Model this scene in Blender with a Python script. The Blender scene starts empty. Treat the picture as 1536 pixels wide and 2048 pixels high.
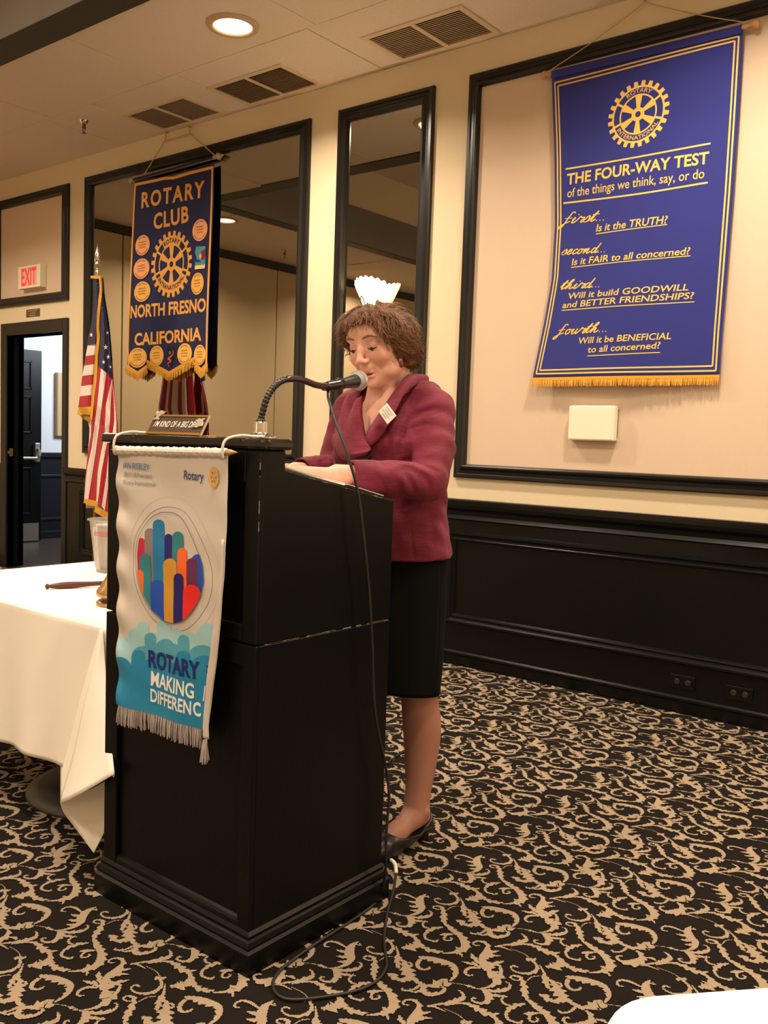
import bpy, math, random
import numpy as np
from mathutils import Vector, Matrix

random.seed(4)
SC = bpy.context.scene
COL = SC.collection

# ------------------------------------------------------------------ camera
FPX = 1845.82                       # focal length in pixels of the 1536 x 2048 photograph
YAW, PITCH, ROLL = 0.67882552, 0.07693034, 0.03443712
CAM = np.array([0.0, 0.0, 1.21])


def cam_axes(yaw, pitch, roll):
    fwd = np.array([-math.sin(yaw), math.cos(yaw), 0.0])
    right = np.array([math.cos(yaw), math.sin(yaw), 0.0])
    up = np.array([0.0, 0.0, 1.0])
    f2 = fwd * math.cos(pitch) - up * math.sin(pitch)
    u2 = up * math.cos(pitch) + fwd * math.sin(pitch)
    r3 = right * math.cos(roll) + u2 * math.sin(roll)
    u3 = u2 * math.cos(roll) - right * math.sin(roll)
    return r3, u3, f2


AX_R, AX_U, AX_F = cam_axes(YAW, PITCH, ROLL)
cam_data = bpy.data.cameras.new('camera')
cam = bpy.data.objects.new('camera', cam_data)
COL.objects.link(cam)
cam.matrix_world = Matrix(((AX_R[0], AX_U[0], -AX_F[0], CAM[0]), (AX_R[1], AX_U[1], -AX_F[1], CAM[1]),
                           (AX_R[2], AX_U[2], -AX_F[2], CAM[2]), (0, 0, 0, 1)))
cam_data.sensor_fit = 'AUTO'
cam_data.sensor_width = 36.0
cam_data.lens = FPX / 2048.0 * 36.0
cam_data.clip_start = 0.02
SC.camera = cam

# ------------------------------------------------------------------ world, lights, exposure
world = bpy.data.worlds.new('world')
SC.world = world
world.use_nodes = True
world.node_tree.nodes['Background'].inputs[0].default_value = (1.0, 0.82, 0.6, 1)
world.node_tree.nodes['Background'].inputs[1].default_value = 0.05
SC.view_settings.view_transform = 'Standard'
SC.view_settings.look = 'None'
SC.view_settings.gamma = 1.0
SC.view_settings.use_curve_mapping = False
SC.view_settings.exposure = -0.12
SC.cycles.use_denoising = True
SC.cycles.max_bounces = 8
SC.cycles.diffuse_bounces = 4
SC.cycles.glossy_bounces = 4
SC.cycles.transmission_bounces = 6
SC.cycles.sample_clamp_indirect = 6.0

WARM = (1.0, 0.825, 0.63)


def lamp(name, loc, power, size=0.18, color=WARM, spread=150, aim=None):
    d = bpy.data.lights.new(name, 'AREA')
    d.shape = 'DISK'
    d.size = size
    d.energy = power
    d.color = color
    d.spread = math.radians(spread)
    o = bpy.data.objects.new(name, d)
    COL.objects.link(o)
    o.location = loc
    if aim is not None:
        o.rotation_euler = (Vector(aim) - Vector(loc)).to_track_quat('-Z', 'Y').to_euler()
    return o


# recessed cans along the lowered ceiling by the wall
for lx, ly, lw in ((-3.75, 3.28, 50), (-1.35, 3.28, 44), (-5.95, 3.2, 10), (-7.07, 2.19, 80), (1.0, 3.28, 38), (-7.5, -0.9, 85)):
    lamp('can_light', (lx, ly, 3.285), lw)
# lamps of the raised middle ceiling
for lx, ly, lw in ((-4.6, 1.2, 40), (-2.3, 0.9, 58), (-0.2, 1.0, 58), (-4.6, -1.4, 40), (-1.8, -1.4, 52), (1.0, -1.4, 52)):
    lamp('coffer_light', (lx, ly, 4.06), lw, size=0.3)
# unseen point lamps, added around the room to brighten the ceiling
for lx, ly, lw in ((1.1, 4.0, 44), (3.0, 1.2, 48), (3.0, -2.2, 48), (-1.0, -4.0, 48), (-5.0, -4.0, 60)):
    d = bpy.data.lights.new('ceiling_fill_light', 'POINT')
    d.energy, d.color, d.shadow_soft_size = lw, (1.0, 0.80, 0.57), 0.08
    o = bpy.data.objects.new('ceiling_fill_light', d)
    COL.objects.link(o)
    o.location = (lx, ly, 2.15)
# cool daylight in the hall beyond the door
lamp('hall_light', (-7.6, 6.3, 2.5), 75, size=0.9, color=(0.80, 0.88, 1.0), spread=170, aim=(-9.3, 5.8, 1.2))

# ------------------------------------------------------------------ measuring helpers
YW = 4.166                          # the long wall
ZC = 3.31                           # the lowered ceiling


def ray(px, py):
    d = AX_R * (px - 768) / FPX - AX_U * (py - 1024) / FPX + AX_F
    return d / np.linalg.norm(d)


def hit(px, py, x=None, y=None, z=None):
    """The point of a vertical or level plane that a measured point of the photograph lies on."""
    d = ray(px, py)
    if y is not None:
        t = (y - CAM[1]) / d[1]
    elif x is not None:
        t = (x - CAM[0]) / d[0]
    else:
        t = (z - CAM[2]) / d[2]
    return CAM + t * d


# ------------------------------------------------------------------ materials
def lin(c):
    return tuple((v / 12.92 if v <= 0.04045 else ((v + 0.055) / 1.055) ** 2.4) for v in [q / 255.0 for q in c])


MATS = {}


def mat(name, rgb, rough=0.6, metal=0.0, spec=0.5, noise=0.0, nscale=40.0, bump=0.0, bscale=200.0, emit=None, estr=0.0,
        trans=0.0, stretch=(1, 1, 1), coat=0.0, sheen=0.0, alpha=1.0, sss=0.0, ior=1.45, rgb2=None, attr=None):
    """rgb are 0..255 sRGB. noise mixes towards rgb2 (or a darker tone); bump is fine relief."""
    if name in MATS:
        return MATS[name]
    m = bpy.data.materials.new(name)
    m.use_nodes = True
    nt = m.node_tree
    b = nt.nodes['Principled BSDF']
    c = lin(rgb)
    b.inputs['Base Color'].default_value = (*c, 1)
    b.inputs['Roughness'].default_value = rough
    b.inputs['Metallic'].default_value = metal
    b.inputs['Specular IOR Level'].default_value = spec
    b.inputs['IOR'].default_value = ior
    b.inputs['Transmission Weight'].default_value = trans
    b.inputs['Coat Weight'].default_value = coat
    b.inputs['Sheen Weight'].default_value = sheen
    b.inputs['Alpha'].default_value = alpha
    if sss:
        b.inputs['Subsurface Weight'].default_value = sss
        b.inputs['Subsurface Radius'].default_value = (0.02, 0.008, 0.004)
        b.inputs['Subsurface Scale'].default_value = 0.3
    if emit is not None:
        b.inputs['Emission Color'].default_value = (*lin(emit), 1)
        b.inputs['Emission Strength'].default_value = estr
    if noise or bump:
        tc = nt.nodes.new('ShaderNodeTexCoord')
        mp = nt.nodes.new('ShaderNodeMapping')
        mp.inputs['Scale'].default_value = stretch
        nt.links.new(tc.outputs['Object'], mp.inputs[0])
    base = None
    if attr:
        an = nt.nodes.new('ShaderNodeAttribute')
        an.attribute_name = attr
        base = an.outputs['Color']
        nt.links.new(base, b.inputs['Base Color'])
    if noise:
        n = nt.nodes.new('ShaderNodeTexNoise')
        n.inputs['Scale'].default_value = nscale
        n.inputs['Detail'].default_value = 5
        nt.links.new(mp.outputs[0], n.inputs['Vector'])
        mx = nt.nodes.new('ShaderNodeMix')
        mx.data_type = 'RGBA'
        c2 = lin(rgb2) if rgb2 else tuple(v * 0.55 for v in c)
        mx.inputs[6].default_value = (*c, 1)
        mx.inputs[7].default_value = (*c2, 1)
        if base is not None:
            nt.links.new(base, mx.inputs[6])
        ml = nt.nodes.new('ShaderNodeMath')
        ml.operation = 'MULTIPLY'
        ml.inputs[1].default_value = noise * 1.6
        ml.use_clamp = True
        nt.links.new(n.outputs['Fac'], ml.inputs[0])
        nt.links.new(ml.outputs[0], mx.inputs[0])
        nt.links.new(mx.outputs[2], b.inputs['Base Color'])
    if bump:
        n2 = nt.nodes.new('ShaderNodeTexNoise')
        n2.inputs['Scale'].default_value = bscale
        n2.inputs['Detail'].default_value = 4
        nt.links.new(mp.outputs[0], n2.inputs['Vector'])
        bp = nt.nodes.new('ShaderNodeBump')
        bp.inputs['Strength'].default_value = min(1.0, bump)
        bp.inputs['Distance'].default_value = 0.004 * max(1.0, bump)
        nt.links.new(n2.outputs['Fac'], bp.inputs['Height'])
        nt.links.new(bp.outputs[0], b.inputs['Normal'])
    MATS[name] = m
    return m


CREAM = mat('cream_wall_paint', (222, 205, 173), 0.75, noise=0.06, nscale=3, bump=0.12, bscale=320)
INSET = mat('beige_panel_paint', (214, 190, 166), 0.7, noise=0.05, nscale=4, bump=0.12, bscale=320)
BLACKW = mat('black_satin_wood', (8, 8, 8), 0.36, spec=0.28, noise=0.25, nscale=12, stretch=(6, 6, 0.6), bump=0.10, bscale=60)
BLACKH = mat('black_satin_rail', (10, 10, 9), 0.28, spec=0.4, noise=0.2, nscale=12, stretch=(0.6, 6, 6), bump=0.06, bscale=60)
FRAMEB = mat('dark_frame_moulding', (24, 23, 22), 0.30, spec=0.5, noise=0.2, nscale=9)
TILE = mat('ceiling_tile_board', (226, 207, 190), 0.9, noise=0.18, nscale=70, bump=0.5, bscale=220)
GAPM = mat('dark_joint', (52, 38, 26), 0.9)
FASCIA = mat('glossy_grey_fascia', (128, 123, 114), 0.34, spec=0.6, noise=0.25, nscale=6, bump=0.15, bscale=30)
TRIMD = mat('dark_ceiling_trim', (52, 47, 43), 0.6, noise=0.2, nscale=20)
PARTM = mat('partition_fabric', (208, 186, 148), 0.85, noise=0.1, nscale=60, bump=0.2, bscale=300)
MIRROR = mat('mirror_glass', (180, 177, 168), 0.015, metal=1.0)
CARPET = mat('carpet_black_pile', (23, 20, 19), 0.95, spec=0.1, noise=0.4, nscale=500, rgb2=(44, 38, 33), bump=0.8, bscale=700)
CARPETG = mat('carpet_gold_pile', (176, 159, 136), 0.95, spec=0.1, noise=0.35, nscale=420, rgb2=(140, 114, 86), bump=0.8, bscale=700)
HALLW = mat('hall_white_paint', (225, 225, 225), 0.8, bump=0.1, bscale=200)
HALLF = mat('hall_dark_floor', (88, 74, 62), 0.3, noise=0.5, nscale=4, rgb2=(52, 44, 38), stretch=(1, 4, 1))
BRASS = mat('brass', (206, 160, 84), 0.3, metal=1.0)
CHROME = mat('chrome', (220, 216, 208), 0.16, metal=1.0)
STEEL = mat('brushed_steel', (196, 188, 172), 0.38, metal=1.0)
WHITEPL = mat('ivory_plastic', (238, 230, 205), 0.45)
ROPE = mat('cotton_cord', (196, 170, 128), 0.9, bump=0.4, bscale=900)
WOODL = mat('turned_maple', (196, 150, 96), 0.45, noise=0.3, nscale=30, stretch=(0.3, 1, 1))
LAMPG = mat('lit_lamp_lens', (255, 240, 210), 0.4, emit=(255, 226, 178), estr=9.0)


# ------------------------------------------------------------------ mesh helpers
def props(o, label=None, cat=None, group=None, kind=None):
    if label:
        o['label'] = label
    if cat:
        o['category'] = cat
    if group:
        o['group'] = group
    if kind:
        o['kind'] = kind
    return o


def thing(name, label, cat, loc=(0, 0, 0), group=None):
    o = bpy.data.objects.new(name, None)
    COL.objects.link(o)
    o.location = loc
    o.empty_display_size = 0.05
    return props(o, label, cat, group)


class MB:
    """Collects boxes, tubes, lathes, grids and links them as one mesh object."""

    def __init__(s):
        s.v, s.f, s.mi = [], [], []
        s.cur = 0

    def add(s, vs, fs):
        n = len(s.v)
        s.v.extend([tuple(map(float, p)) for p in vs])
        for f in fs:
            s.f.append(tuple(n + int(i) for i in f))
            s.mi.append(s.cur)
        return s

    def box(s, x0, y0, z0, x1, y1, z1):
        vs = [(x0, y0, z0), (x1, y0, z0), (x1, y1, z0), (x0, y1, z0), (x0, y0, z1), (x1, y0, z1), (x1, y1, z1), (x0, y1, z1)]
        return s.add(vs, [(3, 2, 1, 0), (4, 5, 6, 7), (0, 1, 5, 4), (1, 2, 6, 5), (2, 3, 7, 6), (3, 0, 4, 7)])

    def prism(s, poly, fn0, fn1):
        """poly of 2-D points; fn0/fn1 map a 2-D point to the two ends."""
        n = len(poly)
        vs = [fn0(*p) for p in poly] + [fn1(*p) for p in poly]
        fs = [tuple(range(n))[::-1], tuple(range(n, 2 * n))] + [(i, (i + 1) % n, n + (i + 1) % n, n + i) for i in range(n)]
        return s.add(vs, fs)

    def tube(s, pts, r, n=10, caps=True):
        pts = [np.array(p, float) for p in pts]
        m = len(pts)
        rs = r if hasattr(r, '__len__') else [r] * m
        vs, fs = [], []
        t0 = pts[1] - pts[0]
        ref = np.array([0, 0, 1.0]) if abs(t0[2]) < 0.9 * np.linalg.norm(t0) else np.array([1.0, 0, 0])
        for i in range(m):
            t = pts[min(i + 1, m - 1)] - pts[max(i - 1, 0)]
            t = t / (np.linalg.norm(t) + 1e-12)
            a = ref - t * (ref @ t)
            a /= np.linalg.norm(a) + 1e-12
            b = np.cross(t, a)
            ref = a
            for k in range(n):
                q = 2 * math.pi * k / n
                vs.append(pts[i] + rs[i] * (a * math.cos(q) + b * math.sin(q)))
        for i in range(m - 1):
            for k in range(n):
                fs.append((i * n + k, i * n + (k + 1) % n, (i + 1) * n + (k + 1) % n, (i + 1) * n + k))
        if caps:
            fs.append(tuple(range(n))[::-1])
            fs.append(tuple(range((m - 1) * n, m * n)))
        return s.add(vs, fs)

    def lathe(s, prof, n=24, origin=(0, 0, 0), axis=(0, 0, 1), a0=0.0, a1=2 * math.pi):
        """prof: (radius, height) pairs along axis."""
        o = np.array(origin, float)
        w = np.array(axis, float)
        w /= np.linalg.norm(w)
        u = np.cross(w, (1, 0, 0) if abs(w[0]) < 0.9 else (0, 1, 0))
        u /= np.linalg.norm(u)
        v = np.cross(w, u)
        full = abs(a1 - a0 - 2 * math.pi) < 1e-6
        k = n if full else n + 1
        vs, fs = [], []
        for r, h in prof:
            for i in range(k):
                q = a0 + (a1 - a0) * i / n
                vs.append(o + w * h + max(r, 1e-5) * (u * math.cos(q) + v * math.sin(q)))
        for j in range(len(prof) - 1):
            for i in range(n):
                i2 = (i + 1) % k
                fs.append((j * k + i, j * k + i2, (j + 1) * k + i2, (j + 1) * k + i))
        return s.add(vs, fs)

    def grid(s, fn, nu, nv):
        vs = [fn(i / nu, j / nv) for j in range(nv + 1) for i in range(nu + 1)]
        fs = [(j * (nu + 1) + i, j * (nu + 1) + i + 1, (j + 1) * (nu + 1) + i + 1, (j + 1) * (nu + 1) + i) for j in range(nv) for i in range(nu)]
        return s.add(vs, fs)

    def build(s, name, m, parent=None, smooth=False, bevel=0.0, solid=0.0, kind=None, label=None, loc=None):
        me = bpy.data.meshes.new(name)
        me.from_pydata(s.v, [], s.f)
        ms = m if isinstance(m, (list, tuple)) else [m]
        for q in ms:
            me.materials.append(q)
        if len(ms) > 1:
            me.polygons.foreach_set('material_index', s.mi)
        if smooth:
            me.polygons.foreach_set('use_smooth', [True] * len(me.polygons))
        me.update()
        o = bpy.data.objects.new(name, me)
        COL.objects.link(o)
        if parent is not None:
            o.parent = parent
            if parent.matrix_basis != Matrix.Identity(4):
                q, pl = parent, []
                M = Matrix.Identity(4)
                while q is not None:
                    M = q.matrix_basis @ M
                    q = q.parent
                o.matrix_parent_inverse = M.inverted()
        if solid:
            md = o.modifiers.new('solid', 'SOLIDIFY')
            md.thickness = solid
            md.offset = 0
        if bevel:
            md = o.modifiers.new('bevel', 'BEVEL')
            md.width = bevel
            md.segments = 2
            md.limit_method = 'ANGLE'
            md.angle_limit = math.radians(40)
        if kind:
            o['kind'] = kind
        if label:
            o['label'] = label
        return o


def box(name, m, b, parent=None, bevel=0.0, **k):
    return MB().box(*b).build(name, m, parent, bevel=bevel, **k)


def spline(pts, n):
    """Catmull-Rom through points (any dimension), n samples."""
    P = np.array(pts, float)
    if len(P) == 2:
        return np.array([P[0] + (P[1] - P[0]) * t for t in np.linspace(0, 1, n)])
    Q = np.vstack([2 * P[0] - P[1], P, 2 * P[-1] - P[-2]])
    out = []
    for t in np.linspace(0, len(P) - 1 - 1e-9, n):
        i = int(t)
        u = t - i
        a, b, c, d = Q[i:i + 4]
        out.append(0.5 * (2 * b + (c - a) * u + (2 * a - 5 * b + 4 * c - d) * u * u + (3 * b - a - 3 * c + d) * u ** 3))
    return np.array(out)


def frame_mesh(mb, x0, z0, x1, z1, prof, y0=YW):
    """Mitred rectangular moulding on the long wall. prof: (distance inward from the outer edge, projection from the wall)."""
    rings = []
    for t, d in prof:
        rings.append([(x0 + t, y0 - d, z0 + t), (x1 - t, y0 - d, z0 + t), (x1 - t, y0 - d, z1 - t), (x0 + t, y0 - d, z1 - t)])
    vs = [p for r in rings for p in r]
    fs = []
    for j in range(len(rings) - 1):
        for k in range(4):
            k2 = (k + 1) % 4
            fs.append((j * 4 + k, j * 4 + k2, (j + 1) * 4 + k2, (j + 1) * 4 + k))
    mb.add(vs, fs)
    return mb


def rail_mesh(mb, x0, x1, prof, y0=YW):
    """Profile run along the wall. prof: (z, projection)."""
    n = len(prof)
    vs = [(x0, y0 - d, z) for z, d in prof] + [(x1, y0 - d, z) for z, d in prof]
    fs = [(i, i + 1, n + i + 1, n + i) for i in range(n - 1)]
    mb.add(vs, fs)
    mb.add([vs[i] for i in range(n)], [tuple(range(n))])
    mb.add([vs[n + i] for i in range(n)], [tuple(range(n))[::-1]])
    return mb
# ------------------------------------------------------------------ the room
XL, XR, YF = -8.2, 3.2, -4.2        # left partition, right wall, front wall
DX0, DX1, DZ = -7.56, -6.699, 1.992  # door opening

floor = MB().add([(XL - 0.2, YF, 0), (XR, YF, 0), (XR, YW + 0.0, 0), (XL - 0.2, YW + 0.0, 0)], [(0, 1, 2, 3)]).build('floor', CARPET, kind='structure')
MB().add([(DX0, YW, -0.001), (DX1, YW, -0.001), (DX1, YW + 0.08, -0.001), (DX0, YW + 0.08, -0.001)], [(0, 1, 2, 3)]).build('threshold_carpet', CARPET, floor)
floor_hall = MB().box(-9.6, YW + 0.075, -0.05, -5.6, 8.2, -0.002).build('floor_hall', HALLF, kind='structure')

w = MB()
w.box(XL, YW, 0, DX0, YW + 0.14, ZC)
w.box(DX0, YW, DZ, DX1, YW + 0.14, ZC)
w.box(DX1, YW, 0, XR, YW + 0.14, ZC)
wall_back = w.build('wall_back', CREAM, kind='structure')

# painted fields inside the mouldings
for b in ((-2.80, 1.09, 0.55, 3.08), (-7.68, 2.29, -6.70, 3.07)):
    MB().box(b[0], YW - 0.004, b[1], b[2], YW, b[3]).build('panel', INSET, wall_back)

PROF = [(0, 0), (0, 0.018), (0.006, 0.024), (0.020, 0.024), (0.026, 0.018), (0.040, 0.020), (0.052, 0.032), (0.062, 0.034), (0.069, 0.028), (0.074, 0.012), (0.074, 0.0)]
frame_mesh(MB(), -2.870, 1.026, 0.62, 3.147, PROF).build('trim_1', FRAMEB, kind='structure')
frame_mesh(MB(), -7.75, 2.235, -6.635, 3.135, PROF).build('trim_2', FRAMEB, kind='structure')


def mirror(label, x0, z0, x1, z1):
    t = thing('wall_mirror', label, 'mirror', ((x0 + x1) / 2, YW, z0), 'framed wall mirrors')
    pr = [(0, 0.001), (0, 0.020), (0.006, 0.027), (0.022, 0.027), (0.028, 0.020), (0.042, 0.022), (0.054, 0.036), (0.064, 0.038), (0.071, 0.030), (0.078, 0.012), (0.078, 0.004)]
    frame_mesh(MB(), x0, z0, x1, z1, pr).build('frame', FRAMEB, t)
    box('glass', MIRROR, (x0 + 0.05, YW - 0.006, z0 + 0.05, x1 - 0.05, YW - 0.001, z1 - 0.05), t)
    return t


mirror('wide black-framed wall mirror behind the club banner and flag', -6.405, 1.034, -4.026, 3.143)
mirror('narrow tall black-framed wall mirror behind the speaking woman', -3.795, 1.034, -3.098, 3.143)

# wainscot
wains = MB().box(DX1 + 0.066, YW - 0.012, 0.0, XR, YW, 0.90).build('wall_wainscot', BLACKH, kind='structure')
MB().box(XL, YW - 0.012, 0.0, DX0 - 0.09, YW, 0.90).build('wainscot_section', BLACKH, wains)
rail_mesh(MB(), DX1 + 0.066, XR, [(0.795, 0.012), (0.795, 0.020), (0.803, 0.028), (0.812, 0.024), (0.822, 0.020), (0.845, 0.024), (0.862, 0.044), (0.880, 0.050), (0.893, 0.050), (0.893, 0.056), (0.906, 0.056), (0.911, 0.050), (0.911, 0.0)]).build('trim_3', BLACKH, kind='structure')
pr = [(0, 0.012), (0, 0.020), (0.008, 0.034), (0.018, 0.034), (0.026, 0.024), (0.034, 0.022), (0.042, 0.028), (0.050, 0.026), (0.056, 0.014), (0.056, 0.012)]
n = 4
for x0, x1 in ((-2.885, 1.6), (-3.86, -3.06), (-6.44, -4.02)):
    frame_mesh(MB(), x0, 0.226, x1, 0.736, pr).build('trim_%d' % n, BLACKH, kind='structure')
    n += 1
rail_mesh(MB(), DX1 + 0.066, XR, [(0.0, 0.022), (0.052, 0.022), (0.060, 0.028), (0.070, 0.028), (0.078, 0.018), (0.080, 0.0)]).build('baseboard_back', BLACKH, kind='structure')

# ceiling: joints show dark between separate boards
ceil = MB().box(XL, 2.72, ZC + 0.012, XR, YW, ZC + 0.05).build('ceiling', GAPM, kind='structure')
MB().box(XL, YF, ZC + 0.012, -6.80, 2.86, ZC + 0.05).build('ceiling_backing', GAPM, ceil)
CG = 0.0013
VENTS = [(-2.99, 'right-hand'), (-4.22, 'middle'), (-5.085, 'left-hand')]
r1 = [XL, -7.07, -5.92, -5.40, -4.77, -4.53, -3.91, -3.47, -3.31, -2.66, -1.45, -0.23, 1.0, 2.2, XR]
r2 = [XL, -7.07, -5.85, -4.63, -3.40, -2.18, -0.96, 0.26, 1.48, XR]
rng = random.Random(7)


def ctile(x0, y0, x1, y1, hole=None):
    dz = rng.uniform(-0.002, 0.003)
    m = MB()
    z0, z1 = ZC + dz, ZC + 0.011 + dz
    if hole is None:
        m.box(x0 + CG, y0 + CG, z0, x1 - CG, y1 - CG, z1)
    else:
        a, b, c, d = hole
        m.box(x0 + CG, y0 + CG, z0, x1 - CG, b, z1)
        m.box(x0 + CG, d, z0, x1 - CG, y1 - CG, z1)
        m.box(x0 + CG, b, z0, a, d, z1)
        m.box(c, b, z0, x1 - CG, d, z1)
    if hole is None and rng.random() < 0.4:
        c_ = rng.randrange(4)          # a warped board, one corner hanging a little
        for q in (c_, c_ + 4):
            x_, y_, z_ = m.v[q]
            m.v[q] = (x_, y_, z_ - 0.009)
    return m.build('ceiling_tile', TILE, ceil)


for x0, x1 in zip(r1[:-1], r1[1:]):
    hole = None
    for vx, _ in VENTS:
        if x0 < vx < x1:
            hole = (vx - 0.30, 3.782, vx + 0.30, 4.112)
    ctile(x0, 3.53, x1, YW, hole)
for x0, x1 in zip(r2[:-1], r2[1:]):
    if x0 < -6.8 < x1:
        ctile(x0, 2.86, x1, 3.53)
    else:
        ctile(x0, 2.86, x1, 3.53)
ys = [YF, -2.6, -1.39, -0.17, 1.05, 2.27, 2.86]
for y0, y1 in zip(ys[:-1], ys[1:]):
    ctile(-8.2, y0, -7.53, y1)
    ctile(-7.53, y0, -6.80, y1)
# dark trim at the edge of the raised part, glossy fascia, cream band and upper ceiling
MB().box(-6.80, 2.68, ZC - 0.006, XR, 2.86, ZC + 0.004).build('trim_7', TRIMD, kind='structure')
MB().box(-6.80, YF, ZC - 0.006, -6.64, 2.68, ZC + 0.004).build('trim_8', TRIMD, kind='structure')
f = MB().box(-6.64, 2.672, ZC - 0.001, XR, 2.72, 3.69)
f.box(-6.69, YF, ZC - 0.001, -6.632, 2.72, 3.69)
f.build('wall_fascia', FASCIA, kind='structure')
f = MB().box(-6.64, 2.68, 3.69, XR, 2.72, 4.12)
f.box(-6.69, YF, 3.69, -6.64, 2.72, 4.12)
f.build('wall_coffer', CREAM, kind='structure')
cu = MB().box(-6.7, YF, 4.125, XR, 2.72, 4.16).build('ceiling_upper', GAPM, kind='structure')
for i in range(8):
    for j in range(11):
        x0, y0 = -6.64 + i * 1.23, 2.68 - (j + 1) * 0.62
        MB().box(x0 + CG, y0 + CG, 4.112, x0 + 1.23 - CG, y0 + 0.62 - CG, 4.124).build('ceiling_tile', TILE, cu)

# folding partition on the left, seen in the mirrors
wl = MB().box(XL - 0.1, YF, 0, XL - 0.03, YW, ZC).build('wall_left', GAPM, kind='structure')
seams = [YW, 3.65, 2.56, 1.45, 0.36, -0.73, -1.82, -2.91, -4.0, YF]
for y, y0 in zip(seams[:-1], seams[1:]):
    MB().box(XL - 0.03, y0 + 0.008, 0.02, XL, y - 0.008, 3.22).build('partition_panel', PARTM, wl, bevel=0.004)
MB().box(XL - 0.02, YF, 3.225, XL + 0.02, YW, ZC).build('trim_9', TRIMD, kind='structure')
MB().box(XR, YF, 0, XR + 0.1, YW + 0.1, 4.2).build('wall_right', CREAM, kind='structure')
MB().box(XL, YF - 0.1, 0, XR, YF, 4.2).build('wall_front', CREAM, kind='structure')

# door frame, jamb, hall
d = MB()
for x0, x1, z0, z1 in ((DX1, DX1 + 0.066, 0, 2.097), (DX0 - 0.09, DX0, 0, 2.097), (DX0, DX1, DZ, 2.097)):
    d.box(x0, YW - 0.022, z0, x1, YW, z1)
door1 = d.build('door_1', FRAMEB, kind='structure', bevel=0.006)
MB().box(DX0 - 0.02, YW, 0, DX0, YW + 0.145, DZ).build('jamb', BLACKW, door1)
MB().box(DX1, YW, 0, DX1 + 0.02, YW + 0.145, DZ).build('jamb', BLACKW, door1)
MB().box(DX0, YW, DZ, DX1, YW + 0.145, DZ + 0.02).build('jamb', BLACKW, door1)
MB().box(DX0, YW + 0.05, 0, DX0 + 0.012, YW + 0.09, DZ).build('stop', BLACKW, door1)
sp = MB().box(DX0, YW + 0.014, 0.965, DX0 + 0.004, YW + 0.046, 1.035)
sp.box(DX0 - 0.001, YW - 0.004, 0.985, DX0 + 0.012, YW + 0.016, 1.015)
sp.build('strike_plate', BRASS, door1, bevel=0.002, label='small brass strike plate')

HX = -9.35
hw = MB().box(HX - 0.1, YW, 0, HX, 8.2, 2.75).build('wall_hall', HALLW, kind='structure')
MB().box(HX, 8.1, 0, -5.6, 8.2, 2.75).build('wall_hall_end', HALLW, kind='structure')
MB().box(-5.7, YW + 0.14, 0, -5.6, 8.2, 2.75).build('wall_hall_right', HALLW, kind='structure')
MB().box(HX - 0.1, YW + 0.14, 2.72, -5.6, 8.2, 2.75).build('ceiling_hall', HALLW, kind='structure')
MB().box(HX - 0.1, YW + 0.0, 0, XL - 0.1, YW + 0.14, 2.75).build('wall_hall_front', HALLW, kind='structure')
NAVY = mat('hall_dark_wainscot', (24, 26, 32), 0.35)
MB().box(HX, YW + 0.14, 0, HX + 0.012, 8.1, 0.955).build('wainscot', NAVY, hw)
for z0, z1, dd in ((0.90, 0.955, 0.04), (0.68, 0.71, 0.028), (0.20, 0.23, 0.028), (0.0, 0.08, 0.03)):
    MB().box(HX, YW + 0.14, z0, HX + dd, 8.1, z1).build('moulding', NAVY, hw, bevel=0.006)
# ------------------------------------------------------------------ ceiling fittings
def vent(x, label, mod):
    t = thing('ceiling_vent', label, 'vent', (x, 3.947, ZC), 'ceiling air vents')
    m = MB()
    x0, x1, y0, y1 = x - 0.32, x + 0.32, 3.765, 4.128
    z0, z1 = ZC - 0.006, ZC
    for b in ((x0, y0, x1, y0 + 0.03), (x0, y1 - 0.03, x1, y1), (x0, y0 + 0.03, x0 + 0.03, y1 - 0.03), (x1 - 0.03, y0 + 0.03, x1, y1 - 0.03), (x - 0.012, y0 + 0.03, x + 0.012, y1 - 0.03)):
        m.box(b[0], b[1], z0, b[2], b[3], z1)
    m.build('frame', mat('vent_enamel', (208, 184, 154), 0.6), t)
    box('backing', mat('vent_dark', (30, 24, 18), 0.9) if mod > 0.008 else mat('vent_dust', (150, 128, 104), 0.9), (x - 0.31, 3.78, ZC + 0.030, x + 0.31, 4.115, ZC + 0.034), t)
    me = None
    N = 17
    for sx in (-1, 1):
        a = x + sx * 0.1515
        for i in range(N):
            yy = 3.800 + (i + 0.5) * 0.298 / N
            if me is None:
                mm = MB()
                dx, dy = 0.1385, 0.0055 if mod > 0.008 else 0.0076
                tilt = mod if mod > 0.008 else 0.003
                mm.add([(-dx, -dy, -0.002), (dx, -dy, -0.002), (dx, dy, tilt), (-dx, dy, tilt), (-dx, -dy, 0.0), (dx, -dy, 0.0), (dx, dy, tilt + 0.002), (-dx, dy, tilt + 0.002)],
                       [(0, 3, 2, 1), (4, 5, 6, 7), (0, 1, 5, 4), (2, 3, 7, 6), (1, 2, 6, 5), (3, 0, 4, 7)])
                o = mm.build('slat', mat('vent_slat', (176, 152, 126), 0.7), t)
                o.matrix_parent_inverse = Matrix.Identity(4)
                me = o.data
            else:
                o = bpy.data.objects.new('slat', me)
                COL.objects.link(o)
                o.parent = t
            o.location = (a - x, yy - 3.947, 0.0)
    return t


vent(-2.99, 'off-white ceiling vent nearest the blue four-way banner', 0.006)
vent(-4.22, 'ceiling vent with dark open louvres between the two paler vents', 0.011)
vent(-5.085, 'dusty pale ceiling vent above the cord of the club banner', 0.005)


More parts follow.
